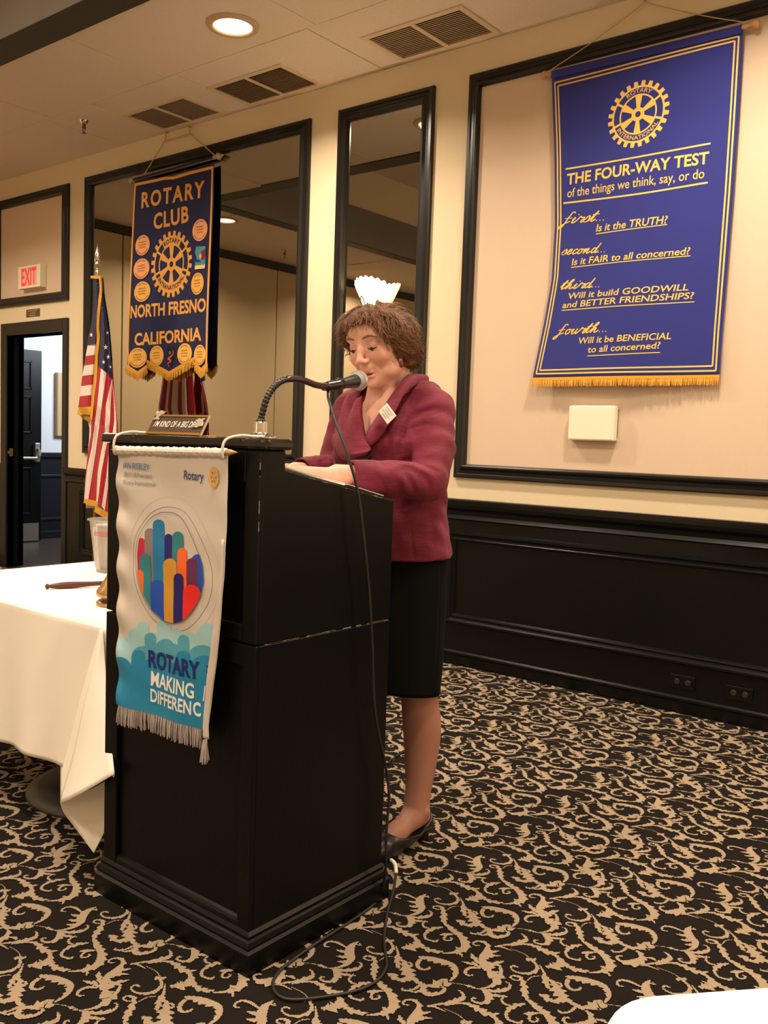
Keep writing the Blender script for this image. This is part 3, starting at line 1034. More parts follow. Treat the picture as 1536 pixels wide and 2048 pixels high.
e1 = [(0.02, 0.80), (0.02, 0.74), (0.13, 0.74), (0.135, 0.80), (0.105, 0.86), (0.16, 1.02), (0.19, 1.20), (0.15, 1.15), (0.135, 1.22), (0.12, 1.14), (0.10, 1.24), (0.085, 1.13), (0.06, 1.20), (0.055, 1.12), (0.02, 1.18), (0.04, 1.02), (0.065, 0.95), (0.055, 0.85)]
pin(e1, 0.004).build('eagle_pin', SILV, t, bevel=0.0006)
e2 = [(0.80, 0.36), (0.86, 0.40), (0.90, 0.36), (0.93, 0.44), (0.985, 0.46), (0.985, 0.62), (0.955, 0.72), (0.99, 0.84), (0.955, 0.86), (0.91, 0.80), (0.88, 0.86), (0.85, 0.78), (0.82, 0.74), (0.87, 0.66), (0.83, 0.56), (0.86, 0.52)]
pin(e2, 0.004).build('eagle_pin', SILV, t, bevel=0.0006)

# ------------------------------------------------------------------ dressed table at the left
CLOTHW = mat('white_table_linen', (250, 243, 232), 0.75, noise=0.04, nscale=200, bump=0.15, bscale=900)
TZ = 0.662
tab = thing('banquet_table', 'table under a long white cloth left of the lectern', 'table', (-2.72, 2.1, 0))
box('top', mat('plywood', (150, 116, 76), 0.7), (-3.36, 1.515, TZ - 0.03, -2.105, 2.44, TZ - 0.006), tab)
MB().lathe([(0.0, 0.0), (0.285, 0.0), (0.285, 0.012), (0.24, 0.028), (0.09, 0.06), (0.045, 0.075), (0.04, 0.60), (0.14, 0.62), (0.14, 0.632), (0.0, 0.632)], 40, (-2.615, 1.83, 0)).build('pedestal', mat('pedestal_dark', (46, 42, 36), 0.55, noise=0.2, nscale=30), tab, smooth=True)
cl = thing('tablecloth', 'long white tablecloth hanging from the table beside the lectern', 'tablecloth', (-2.72, 2.1, TZ))
m = MB()
HEM = [(-3.36, 0.205), (-3.0, 0.205), (-2.86, 0.20), (-2.75, 0.205), (-2.60, 0.215), (-2.45, 0.225), (-2.30, 0.235), (-2.20, 0.235)]


def hemz(x):
    return float(np.interp(x, [h[0] for h in HEM], [h[1] for h in HEM]))


def front(u, v):
    x = -3.36 + (3.36 - 2.115) * u
    zb_ = hemz(x)
    z = TZ + (zb_ - TZ) * max(0.0, v - 0.06) / 0.94
    fold = 0.012 * math.sin(x * 11) * v + 0.010 * math.sin(x * 23 + 1) * v * v
    yy = 1.510 - 0.010 * min(1, v / 0.06) - 0.02 * v + fold
    if v < 0.06:
        z = TZ - 0.004 * (v / 0.06) ** 2
        yy = 1.510 - 0.012 * v / 0.06
    return (x, yy, z)


m.grid(front, 90, 40)
m.grid(lambda u, v: (-3.36 + 1.25 * u, 1.51 + 0.94 * v, TZ + 0.0005), 20, 20)
m.grid(lambda u, v: (-3.362 - 0.02 * v + 0.012 * math.sin(9 * u) * v, 2.45 - 0.94 * u, TZ - 0.44 * v), 30, 12)
m.grid(lambda u, v: (-2.108 + 0.012 * v + 0.008 * math.sin(9 * u) * v, 1.52 + 0.93 * u, TZ - 0.44 * v), 30, 12)
m.build('drape', CLOTHW, cl, smooth=True, solid=0.0025)
# the corner fold hanging at the lectern
T0 = np.array(hit(206, 1262, y=1.490))
m = MB()
Lpts = spline([T0, hit(193, 1310, y=1.468), hit(172, 1400, y=1.44), hit(146, 1520, y=1.425), hit(121, 1606, y=1.42)], 30)
Rpts = spline([T0, hit(210, 1320, y=1.475), hit(216, 1400, y=1.44), hit(222, 1480, y=1.40), hit(229, 1548, y=1.365)], 30)


def cone(u, v):
    i = int(round(v * 29))
    a, b = np.array(Lpts[i]), np.array(Rpts[i])
    p = a + (b - a) * u
    p[1] -= 0.035 * math.sin(math.pi * u) * v
    p[2] -= 0.012 * math.sin(math.pi * u) * v
    return tuple(p)


m.grid(cone, 16, 29)
T1 = [hit(121, 1606, y=1.42), hit(128, 1625, y=1.44), hit(150, 1655, y=1.455), hit(188, 1706, y=1.47)]
Cl = spline(T1, 16)
Cr = spline([hit(229, 1548, y=1.375), hit(222, 1590, y=1.44), hit(219, 1640, y=1.47), hit(188, 1706, y=1.47)], 16)


def inner(u, v):
    i = int(round(v * 15))
    a, b = np.array(Cl[i]), np.array(Cr[i])
    p = a + (b - a) * u
    p[1] += 0.03 * math.sin(math.pi * u) * (1 - v)
    return tuple(p)


m.grid(inner, 12, 15)
m.grid(lambda u, v: tuple(np.array(Lpts[int(round(v * 29))]) * (1 - u) + np.array((T0[0] - 0.03 - 0.32 * v * 0.6, 1.50, T0[2] + (0.235 - T0[2]) * v)) * u), 6, 29)
m.build('corner_fold', CLOTHW, cl, smooth=True, solid=0.0022)

# foreground table, only its cloth corner shows
t2 = thing('tablecloth', 'white cloth on the rounded table corner at the bottom edge', 'tablecloth', (0.1, 0.8, 0.67))
c0 = np.array((-0.372, 0.812))
e1_, e2_ = np.array((0.66, 0.75)), np.array((0.70, -0.714))
out = []
R_ = 0.07
for q in range(9):
    a = math.pi / 2 * q / 8
    out.append(c0 + e1_ * (R_ * (1 - math.sin(a))) + e2_ * (R_ * (1 - math.cos(a))))
poly = [c0 + e1_ * 1.1] + out + [c0 + e2_ * 1.1, c0 + e1_ * 1.1 + e2_ * 1.1]
n_ = len(poly)
m = MB()
cen = sum(poly) / n_
vs, fs = [], []
for s_, z in ((0.0, 0.67), (0.004, 0.668), (0.008, 0.660), (0.012, 0.60), (0.03, 0.30)):
    for p in poly:
        d_ = (p - cen) / np.linalg.norm(p - cen)
        vs.append((*(p + d_ * s_), z))
vs.append((*cen, 0.67))
for j in range(4):
    for k in range(n_):
        fs.append((j * n_ + k, j * n_ + (k + 1) % n_, (j + 1) * n_ + (k + 1) % n_, (j + 1) * n_ + k))
fs += [(k, len(vs) - 1, (k + 1) % n_) for k in range(n_)]
m.add(vs, fs)
m.build('drape', CLOTHW, t2, smooth=False)
t3 = thing('round_table', 'near table hidden under the white cloth at the bottom edge', 'table', (0.3, 0.8, 0))
ct = c0 + (e1_ + e2_) * 0.55
MB().lathe([(0, 0), (0.28, 0), (0.28, 0.015), (0.05, 0.07), (0.045, 0.62), (0.35, 0.63), (0.35, 0.655), (0, 0.655)], 32, (ct[0], ct[1], 0)).build('pedestal', MATS['pedestal_dark'], t3, smooth=True)

# ------------------------------------------------------------------ things on the table
t = thing('gavel', 'wooden gavel with a dark turned handle lying on the white table', 'gavel', (-2.8, 1.8, TZ))
g0, g1 = np.array(hit(92, 1173, z=TZ + 0.012)), np.array(hit(208, 1166, z=TZ + 0.016))
gd = (g1 - g0) / np.linalg.norm(g1 - g0)
GW = mat('gavel_walnut', (84, 42, 26), 0.35, noise=0.3, nscale=40)
MB().lathe([(0.0, -0.004), (0.009, 0.0), (0.010, 0.006), (0.006, 0.010), (0.008, 0.02), (0.0115, 0.05), (0.012, 0.08), (0.009, 0.14), (0.0075, 0.20), (0.008, 0.27)], 16, g0, gd).build('handle', GW, t, smooth=True)
ho = np.cross(gd, (0, 0, 1))
MB().lathe([(0.0, -0.045), (0.022, -0.045), (0.024, -0.03), (0.018, -0.024), (0.024, -0.018), (0.024, 0.018), (0.018, 0.024), (0.024, 0.03), (0.022, 0.045), (0.0, 0.045)], 20, g0 + gd * 0.275 + np.array((0, 0, 0.010)), ho).build('head', GW, t, smooth=True)
bp_ = np.array(hit(244, 1208, z=TZ + 0.003))
OLDB = mat('dull_brass', (172, 138, 92), 0.36, metal=0.9)
t = thing('brass_bell', 'brass bell standing on the white table beside the lectern', 'bell', (bp_[0], bp_[1], TZ))
MB().lathe([(0.072, 0.0), (0.078, 0.004), (0.080, 0.010), (0.074, 0.016), (0.060, 0.018), (0.0, 0.018)], 36, (bp_[0], bp_[1], TZ)).build('base', OLDB, t, smooth=True)
MB().lathe([(0.074, 0.030), (0.081, 0.036), (0.078, 0.048), (0.064, 0.066), (0.048, 0.095), (0.038, 0.125), (0.032, 0.150), (0.020, 0.164), (0.0, 0.168)], 36, (bp_[0], bp_[1], TZ)).build('bell', OLDB, t, smooth=True)
MB().lathe([(0.008, 0.0), (0.008, 0.04), (0.0, 0.05)], 12, (bp_[0], bp_[1], TZ + 0.012)).build('post', BRASS, t)
cp = np.array(hit(227, 1143, z=TZ + 0.001))
t = thing('plastic_pail', 'clear plastic pail with red script and white paper inside on the table', 'pail', (cp[0], cp[1], TZ))
CLEAR = mat('clear_plastic', (226, 222, 214), 0.18, trans=0.75, alpha=0.55, ior=1.2)
k_ = 1.0
MB().lathe([(0.0, 0.004), (0.062, 0.004), (0.064, 0.0), (0.066, 0.004), (0.066, 0.018), (0.070, 0.020), (0.092, 0.200), (0.101, 0.204), (0.101, 0.208), (0.090, 0.206), (0.068, 0.024), (0.0, 0.008)], 48, (cp[0], cp[1], TZ)).build('tub', CLEAR, t, smooth=True)
m = MB()
m.lathe([(0.0, 0.010), (0.060, 0.012), (0.066, 0.05), (0.074, 0.12), (0.074, 0.185), (0.0, 0.175)], 32, (cp[0] + 0.004, cp[1] + 0.006, TZ), a0=-2.2, a1=2.9)
m.build('paper_liner', PAPER, t, smooth=True)


def tubw(u, v, l):
    r = 0.0702 + (v / 0.2) * 0.0235 + l
    a = u / 0.085
    d0 = np.array((CAM[0] - cp[0], CAM[1] - cp[1]))
    a0_ = math.atan2(d0[1], d0[0])
    return (cp[0] + r * math.cos(a0_ + a), cp[1] + r * math.sin(a0_ + a), TZ + 0.022 + v)


Lr = Layer().put(text_fit('donations.', (-0.085, 0.125), (0.0, 0.125), 0.024, bold=0.0, shear=0.35))
Lr.build('lettering', mat('red_script', (200, 40, 44), 0.5), t, tubw, 0.0012, maxlen=0.01)
# ------------------------------------------------------------------ carpet pattern: woven scrolls laid out cell by cell
# measured on the photograph in a 1536-px wide enlargement of the carpet, (x, y[, width])
CS = 0.28646


def cf(x, y):
    p = hit(820 + x * CS, 1720 + y * CS, z=0.0)
    return np.array((p[0], p[1]))


LA = np.array((-0.0185, 0.3015))     # lattice along the room
LB = np.array((0.2990, 0.1640))      # and across, half dropped
W0 = 0.00047                         # metres per enlargement pixel of width

VINES = [   # (points with widths, toothed side 0/1/2)
    ([(700, 620, 3), (790, 655, 4), (842, 690, 5)], 0),
    ([(812, 690, 26), (850, 700, 30), (880, 690, 10)], 2),
    ([(848, 700, 14), (885, 740, 16), (880, 775, 22), (830, 795, 20), (760, 790, 13), (715, 770, 10), (704, 750, 9), (725, 742, 14), (755, 752, 8)], 1),
    ([(905, 735, 5), (935, 790, 14), (950, 825, 24), (1000, 860, 26), (1035, 915, 62), (1070, 965, 50), (1120, 995, 24), (1180, 1030, 22)], 2),
    ([(920, 810, 6), (945, 850, 26), (965, 890, 20), (975, 905, 5)], 2),
    ([(900, 940, 8), (940, 955, 34), (985, 985, 30), (1060, 985, 34), (1090, 990, 8)], 2),
    ([(1000, 860, 6), (1040, 862, 12), (1058, 880, 12), (1048, 892, 8)], 0),
    ([(1150, 1000, 6), (1170, 1025, 30), (1240, 1035, 30), (1300, 1010, 68), (1340, 1015, 56), (1380, 1020, 8)], 2),
    ([(1360, 1000, 10), (1385, 960, 22), (1380, 920, 30), (1345, 880, 36), (1270, 855, 46), (1190, 835, 44), (1130, 825, 34), (1085, 815, 8)], 1),
    ([(1105, 835, 22), (1095, 870, 22), (1115, 900, 20), (1150, 912, 16), (1185, 905, 14), (1188, 890, 8)], 0),
    ([(1170, 1010, 6), (1145, 1040, 16), (1120, 1060, 12), (1085, 1070, 14), (1045, 1065, 14), (1035, 1050, 8)], 2),
    # thin runner with beads and a pair of small leaves
    ([(290, 862, 3), (360, 872, 5), (400, 882, 6)], 0),
    ([(398, 880, 18), (420, 888, 20), (425, 892, 6)], 0),
    ([(430, 892, 16), (448, 898, 16), (455, 903, 5)], 0),
    ([(455, 900, 5), (520, 910, 14), (590, 920, 24), (640, 915, 30), (680, 905, 22), (698, 885, 14), (690, 865, 9), (665, 856, 6)], 1),
    ([(520, 912, 8), (570, 945, 22), (640, 955, 14), (665, 950, 5)], 1),
    ([(500, 908, 6), (540, 945, 32), (548, 980, 34), (515, 1005, 22), (465, 1000, 15), (435, 985, 12), (440, 968, 12), (465, 972, 7)], 1),
    # long branch with a hanging bud
    ([(590, 607, 5), (660, 598, 14), (730, 588, 22), (790, 570, 34), (812, 560, 22), (800, 535, 14), (775, 518, 6)], 1),
    ([(590, 610, 4), (640, 612, 12), (715, 640, 4)], 0),
    ([(700, 605, 8), (800, 592, 14), (870, 605, 26), (930, 635, 40), (985, 655, 30), (1045, 650, 8)], 2),
    ([(985, 655, 14), (1040, 690, 22), (1090, 735, 22), (1140, 765, 36), (1210, 780, 26), (1252, 778, 8)], 2),
    ([(945, 748, 10), (990, 750, 44), (1035, 738, 66), (1060, 705, 26)], 2),
    # round scroll
    ([(1150, 468, 6), (1112, 462, 10), (1090, 450, 10), (1105, 440, 12), (1150, 450, 20), (1180, 495, 32), (1192, 540, 30), (1215, 580, 14), (1255, 605, 20)], 2),
    ([(1225, 575, 8), (1265, 612, 34), (1330, 650, 36), (1380, 700, 44), (1400, 745, 46), (1370, 778, 34), (1320, 788, 20), (1250, 792, 8)], 1),
    ([(1330, 745, 6), (1365, 765, 34), (1340, 785, 14)], 2),
    ([(1360, 785, 10), (1385, 800, 14), (1398, 820, 6)], 0),
    ([(1415, 720, 5), (1422, 750, 12), (1400, 775, 10)], 0),
    ([(1195, 655, 8), (1235, 652, 26), (1290, 650, 10), (1310, 655, 4)], 0),
    ([(1240, 655, 16), (1232, 680, 13), (1250, 697, 12), (1280, 695, 12), (1288, 682, 10), (1270, 675, 8)], 0),
    ([(1200, 598, 10), (1150, 605, 28), (1105, 625, 24), (1088, 655, 16), (1105, 685, 15), (1150, 700, 14), (1180, 705, 18), (1190, 690, 6)], 2),
    ([(1110, 608, 10), (1075, 600, 14), (1052, 580, 12), (1058, 562, 9), (1085, 558, 8)], 0),
    ([(1195, 470, 5), (1225, 448, 7), (1270, 443, 4)], 0),
]
FEATHER = [  # every second row: a feathered S
    ([(487, 603, 6), (450, 600, 10), (442, 585, 11), (470, 573, 14), (515, 580, 20), (545, 605, 24), (535, 645, 36), (512, 685, 44), (515, 730, 46), (545, 775, 44)], 1),
    ([(545, 775, 20), (585, 810, 70), (608, 830, 60), (600, 865, 34), (550, 893, 16), (480, 905, 5)], 1),
    ([(500, 760, 8), (455, 735, 24), (420, 728, 22), (362, 716, 5)], 2),
    ([(490, 735, 10), (450, 695, 26), (432, 668, 14), (425, 660, 5)], 2),
    ([(490, 762, 12), (430, 758, 18), (395, 772, 18), (385, 795, 15), (405, 812, 12), (440, 810, 10)], 0),
    ([(520, 690, 14), (560, 655, 28), (620, 640, 6)], 2),
    ([(515, 700, 10), (570, 678, 22), (632, 676, 5)], 2),
    ([(545, 790, 10), (575, 740, 40), (605, 728, 34), (655, 712, 6)], 2),
    ([(610, 850, 12), (635, 790, 20), (625, 740, 10)], 0),
]
# the spiny leaf, measured half a cell away from the feather
SPIKE = [
    ([(436, 748, 8), (400, 740, 12), (402, 717, 12), (436, 706, 15), (488, 717, 18), (545, 745, 12), (590, 770, 6)], 0),
    ([(628, 706, 6), (590, 742, 38), (590, 795, 50), (612, 832, 40), (592, 874, 28), (546, 897, 16), (492, 905, 5)], 0),
    ([(600, 790, 10), (545, 782, 26), (490, 770, 6)], 0),
    ([(605, 820, 8), (555, 822, 26), (505, 815, 6)], 0),
    ([(600, 850, 8), (560, 858, 22), (522, 855, 6)], 0),
    ([(600, 720, 6), (650, 735, 12), (640, 720, 4)], 0),
]
SCALLOP = [
    ([(1230, 1060, 14), (1260, 1090, 26), (1268, 1130, 36), (1235, 1160, 60), (1180, 1170, 56), (1130, 1165, 36), (1090, 1150, 18), (1070, 1125, 15), (1085, 1108, 13), (1115, 1110, 10)], 1),
    ([(1290, 1120, 6), (1350, 1130, 20), (1375, 1150, 6)], 0),
]
CURLS = [
    ([(1180, 1040, 20), (1195, 1075, 34), (1240, 1100, 34), (1300, 1095, 26), (1335, 1080, 20), (1340, 1055, 14), (1310, 1045, 9)], 1),
    ([(1190, 1060, 8), (1170, 1075, 18), (1135, 1085, 12), (1100, 1075, 12), (1095, 1058, 8)], 0),
]
ORIGIN = cf(905, 735)
rc = random.Random(11)


def scroll(pts, teeth, lay):
    P = np.array([[*cf(p[0], p[1]), p[2]] for p in pts])
    n = max(10, 7 * len(P))
    S = spline(P, n)
    L = np.concatenate([[0], np.cumsum(np.linalg.norm(np.diff(S[:, :2], axis=0), axis=1))])
    w = np.maximum(S[:, 2], 2.5) * W0
    T = np.gradient(S[:, :2], axis=0)
    T /= np.linalg.norm(T, axis=1)[:, None] + 1e-9
    N = np.stack([-T[:, 1], T[:, 0]], 1)
    per = 0.019
    saw = (L / per) % 1.0
    jag = 0.5 + 1.0 * saw
    a = np.where(w > 0.008, jag if teeth in (1, 2) else 1.0, 1.0)
    b = np.where(w > 0.008, (0.5 + 1.0 * ((L / per + 0.5) % 1.0)) if teeth == 2 else 1.0, 1.0)
    A = S[:, :2] + N * (w * 0.5 * a)[:, None]
    B = S[:, :2] - N * (w * 0.5 * b)[:, None]
    F = [(i, i + 1, n + i + 1, n + i) for i in range(n - 1)]
    z_ = np.full((2 * n, 1), 0.0010 + 0.00004 * len(lay))     # tufts of each scroll stand at their own height
    lay.append((np.hstack([np.vstack([A, B]) - ORIGIN, z_]), F))


def gather(*lists):
    lay = []
    for l_ in lists:
        for pts, teeth in l_:
            scroll(pts, teeth, lay)
    V, F, n = [], [], 0
    for v, f in lay:
        V.append(v)
        F += [tuple(n + i for i in q) for q in f]
        n += len(v)
    return np.vstack(V), np.array(F)


CELL_A = gather(VINES, FEATHER, SCALLOP)
CELL_B = gather(VINES, SPIKE, CURLS)
allv, allf, n = [], [], 0
for j in range(-30, 8):
    for i in range(-14, 22):
        o_ = ORIGIN + LB * j + LA * i
        if not (-8.1 < o_[0] < 0.45 and -0.1 < o_[1] < 4.3):
            continue
        V, F = CELL_A if j % 2 == 0 else CELL_B
        v = V[:, :2] + o_
        zz_ = V[:, 2:] + 0.0000015 * ((i * 7 + j * 13) % 23)
        v = v + 0.0012 * np.stack([np.sin(v[:, 1] * 900), np.cos(v[:, 0] * 870)], 1)
        keep = (v[:, 1] < YW - 0.03) & (v[:, 0] > XL + 0.02)
        ok = keep[F].all(axis=1)
        allv.append(np.hstack([v, zz_]))
        allf.append(F[ok] + n)
        n += len(v)
V = np.vstack(allv)
F = np.vstack(allf)
me = bpy.data.meshes.new('carpet_scrolls')
me.from_pydata(V.tolist(), [], F.tolist())
me.materials.append(CARPETG)
o = bpy.data.objects.new('carpet_scrolls', me)
COL.objects.link(o)
o.parent = floor
o['kind'] = 'stuff'
# ------------------------------------------------------------------ blue four-way banner on the right
NAVY_B = mat('royal_blue_felt', (38, 44, 128), 0.85, noise=0.06, nscale=6, bump=0.2, bscale=900, sheen=0.1)
YEL = mat('yellow_print', (236, 196, 92), 0.7, noise=0.08, nscale=300)
FRINGE = mat('gold_fringe', (226, 164, 54), 0.8, noise=0.25, nscale=300, stretch=(1, 1, 0.1))
B4Y = 4.122


def wp2(px, py, Y):
    p = hit(px, py, y=Y)
    return (p[0], p[2])


def b4(x, z, l):
    t_ = (3.04 - z) / 1.5
    s_ = (x + 1.93) / 0.95
    y = B4Y - 0.010 * math.sin(6.0 * s_ + 2.2 * t_) * (0.3 + t_) - 0.012 * t_ * (1 - 2 * abs(s_)) - (0.05 * max(0, -s_ - 0.30) * max(0, t_ - 0.5) * 4)
    return (x, y - l, z)


t = thing('four_way_banner', 'royal blue hanging banner with yellow four-question text', 'banner', (-1.93, B4Y, 1.5))
Lx = [wp2(px, py, B4Y) for px, py in ((1103, 146), (1108, 300), (1109, 450), (1103, 560), (1088, 650), (1068, 752))]
Rx = [wp2(px, py, B4Y) for px, py in ((1486, 72), (1477, 220), (1466, 380), (1453, 540), (1443, 660), (1437, 752))]


def edge(E, v):
    z_ = 3.035 + (1.545 - 3.035) * v
    a = sorted(E, key=lambda p: p[1])
    return float(np.interp(z_, [p[1] for p in a], [p[0] for p in a])), z_


def cl4(u, v):
    xl, z_ = edge(Lx, v)
    xr, _ = edge(Rx, v)
    return b4(xl + (xr - xl) * u, z_, 0)


MB().grid(cl4, 40, 60).build('cloth', NAVY_B, t, smooth=True, solid=0.0016)
PO = lambda x, y: wp2(1040 + 0.39062 * x, 0.39062 * y, B4Y)
K4 = abs(PO(600, 900)[1] - PO(600, 1000)[1]) / 100
lay = Layer()


def line4(pts, wpx):
    P = [PO(*p) for p in pts]
    lay.put(ribbon(spline(P, 24), wpx * K4 * 0.8))


for (a, b, c, d) in (((172, 425), (1122, 186), (1003, 1897), (88, 1915)), ((193, 440), (1103, 210), (980, 1873), (108, 1897))):
    def eside(E, p_top, p_bot, off):
        zt, zb_ = PO(*p_top)[1], PO(*p_bot)[1]
        out_ = []
        for k in range(25):
            z_ = zt + (zb_ - zt) * k / 24
            srt = sorted(E, key=lambda p: p[1])
            out_.append((float(np.interp(z_, [p[1] for p in srt], [p[0] for p in srt])) + off, z_))
        return out_
    off = 0.017 if a[0] < 180 else 0.033
    Ls = eside(Lx, a, d, off)
    Rs = eside(Rx, b, c, -off)
    lay.put(ribbon(Ls, 0.0075))
    lay.put(ribbon(Rs, 0.0075))
    lay.put(ribbon(spline([Ls[0], Rs[0]], 24), 0.0075))
    lay.put(ribbon(spline([Ls[-1], Rs[-1]], 24), 0.0075))
lay.build('border', YEL, t, b4, 0.0020, maxlen=0.06)
lay = Layer()
for pts in (((232, 865), (600, 808), (977, 735)), ((220, 1040), (600, 998), (962, 935))):
    line4(pts, 11)
for pts in (((393, 1200), (758, 1152)), ((262, 1370), (873, 1310)), ((215, 1590), (892, 1545)), ((355, 1825), (720, 1805))):
    line4(pts, 6)
lay.build('rules', YEL, t, b4, 0.0020, maxlen=0.06)


def t4(s_, p0, p1, cap, name='lettering', **k):
    Lr = Layer().put(text_fit(s_, PO(*p0), PO(*p1), cap * K4, **k))
    Lr.build(name, YEL, t, b4, 0.0022, maxlen=0.05)


t4('THE FOUR-WAY TEST', (237, 945), (966, 837), 56, bold=0.024)
t4('of the things we think, say, or do', (240, 1011), (944, 912), 47, bold=0.006)
t4('Is it the TRUTH?', (393, 1188), (760, 1145), 38, bold=0.014, shear=0.15)
t4('Is it FAIR to all concerned?', (265, 1359), (872, 1302), 35, bold=0.014, shear=0.15)
t4('Will it build GOODWILL', (250, 1532), (862, 1486), 32, bold=0.014, shear=0.15)
t4('and BETTER FRIENDSHIPS?', (218, 1578), (890, 1528), 32, bold=0.014, shear=0.15)
t4('Will it be BENEFICIAL', (308, 1762), (775, 1736), 33, bold=0.014, shear=0.15)
t4('to all concerned?', (357, 1808), (722, 1784), 33, bold=0.014, shear=0.15)
# brush script, stroke by stroke (x advance in x-heights)
GLY = {
    'f': (0.62, [[(0.62, 1.75), (0.42, 1.95), (0.28, 1.6), (0.15, 0.6), (0.0, -0.5), (-0.18, -0.85), (-0.28, -0.6), (0.0, -0.1), (0.5, 0.35)], [(-0.1, 0.85), (0.5, 0.95)]]),
    'i': (0.45, [[(0.0, 0.5), (0.22, 0.95), (0.08, 0.15), (0.2, 0.0), (0.45, 0.35)], [(0.36, 1.35), (0.40, 1.45)]]),
    'r': (0.62, [[(0.0, 0.4), (0.22, 1.05), (0.35, 0.82), (0.60, 0.85), (0.42, 0.2), (0.5, 0.0), (0.68, 0.3)]]),
    's': (0.55, [[(0.0, 0.3), (0.35, 1.05), (0.45, 0.5), (0.30, 0.0), (0.05, 0.08), (0.3, 0.02), (0.6, 0.35)]]),
    't': (0.50, [[(0.0, 0.4), (0.42, 1.75), (0.18, 0.4), (0.22, 0.0), (0.5, 0.35)], [(0.05, 1.15), (0.62, 1.22)]]),
    'e': (0.55, [[(0.0, 0.35), (0.35, 0.65), (0.42, 0.95), (0.22, 0.95), (0.10, 0.4), (0.22, 0.0), (0.55, 0.35)]]),
    'c': (0.52, [[(0.45, 0.8), (0.34, 0.98), (0.14, 0.7), (0.10, 0.2), (0.25, 0.0), (0.52, 0.35)]]),
    'o': (0.62, [[(0.35, 0.95), (0.12, 0.75), (0.08, 0.2), (0.22, 0.0), (0.42, 0.3), (0.42, 0.8), (0.30, 0.95), (0.62, 0.80)]]),
    'n': (0.80, [[(0.0, 0.5), (0.18, 0.95), (0.06, 0.0), (0.36, 0.85), (0.48, 0.85), (0.40, 0.2), (0.50, 0.0), (0.78, 0.35)]]),
    'd': (0.68, [[(0.42, 0.85), (0.22, 0.95), (0.06, 0.4), (0.16, 0.0), (0.40, 0.4), (0.66, 1.85), (0.46, 0.3), (0.54, 0.0), (0.75, 0.35)]]),
    'h': (0.78, [[(0.0, 0.4), (0.48, 1.6), (0.40, 1.85), (0.25, 1.4), (0.06, 0.0), (0.32, 0.80), (0.46, 0.80), (0.40, 0.2), (0.50, 0.0), (0.76, 0.35)]]),
    'u': (0.75, [[(0.0, 0.5), (0.18, 0.95), (0.08, 0.25), (0.18, 0.0), (0.40, 0.35), (0.52, 0.95), (0.44, 0.2), (0.52, 0.0), (0.75, 0.35)]]),
    '.': (0.30, [[(0.12, 0.02), (0.17, 0.10)]]),
}


def script_word(s_, p0, p1, xh):
    tot = sum(GLY[c][0] for c in s_)
    a, b = np.array(PO(*p0)), np.array(PO(*p1))
    L_ = np.linalg.norm(b - a)
    e = (b - a) / L_
    nn = np.array((-e[1], e[0]))
    k = L_ / tot
    xh = xh * K4
    Lr = Layer()
    cx = 0
    for c in s_:
        adv, strokes = GLY[c]
        for st_ in strokes:
            P = spline([(cx + x + 0.22 * y, y) for x, y in st_], 5 * len(st_) + 3)
            Q = [tuple(a + e * x * k + nn * y * xh) for x, y in P]
            d = np.gradient(P, axis=0)
            ang = np.abs(d[:, 1]) / (np.hypot(d[:, 0], d[:, 1]) + 1e-9)
            Lr.put(ribbon(Q, 0.0034 + 0.0028 * ang))
        cx += adv
    Lr.build('lettering', YEL, t, b4, 0.0022, maxlen=0.05)


script_word('first...', (222, 1145), (440, 1130), 30)
script_word('second...', (208, 1305), (445, 1293), 27)
script_word('third...', (203, 1482), (418, 1472), 27)
script_word('fourth...', (196, 1715), (458, 1700), 28)
Lr = Layer()
gc = PO(607, 587)
GR = 168 * K4
SX4 = (PO(765, 587)[0] - PO(452, 587)[0]) / 2 / GR
for q in gear_marks(gc, GR, SX4):
    Lr.put(q)
Lr.put(text_arc('ROTARY', gc, GR * 0.655, 124, 56, GR * 0.125, sx=SX4, bold=0.01))
Lr.put(text_arc('INTERNATIONAL', gc, GR * 0.765, 208, 332, GR * 0.125, inward=True, sx=SX4, bold=0.01))
Lr.build('emblem', YEL, t, b4, 0.0022, maxlen=0.05)
# rod, knobs, cord, fringe
rz = 3.058
p_l, p_r = hit(1086, 151, y=B4Y), hit(1516, 47, y=B4Y)
kn = [(0.0, -0.034), (0.014, -0.032), (0.020, -0.022), (0.018, -0.012), (0.010, -0.006), (0.012, 0.0), (0.0085, 0.006)]
for pe, dr in ((p_l, 1), (p_r, -1)):
    MB().lathe(kn, 20, (pe[0] + dr * 0.028, B4Y, pe[2]), (dr, 0, 0)).build('knob', WOODL, t, smooth=True)
MB().tube([(p_l[0] + 0.02, B4Y, p_l[2]), (p_r[0] - 0.02, B4Y, p_r[2])], 0.009, 12).build('rod', WOODL, t, smooth=True)
sl = MB()
NL = 30


def sleeve(u, v):
    xl = Lx[0][0] + 0.004
    xr = Rx[0][0] - 0.004
    a = -math.pi * 0.5 + math.pi * 1.9 * v
    x = xl + (xr - xl) * u
    zc = p_l[2] + (p_r[2] - p_l[2]) * u
    if v < 0.25:
        return (x, B4Y - 0.0115, zc - 0.03 + 0.12 * v)
    a = (v - 0.25) / 0.75 * math.pi
    return (x, B4Y - 0.0115 * math.cos(a), zc + 0.0115 * math.sin(a))


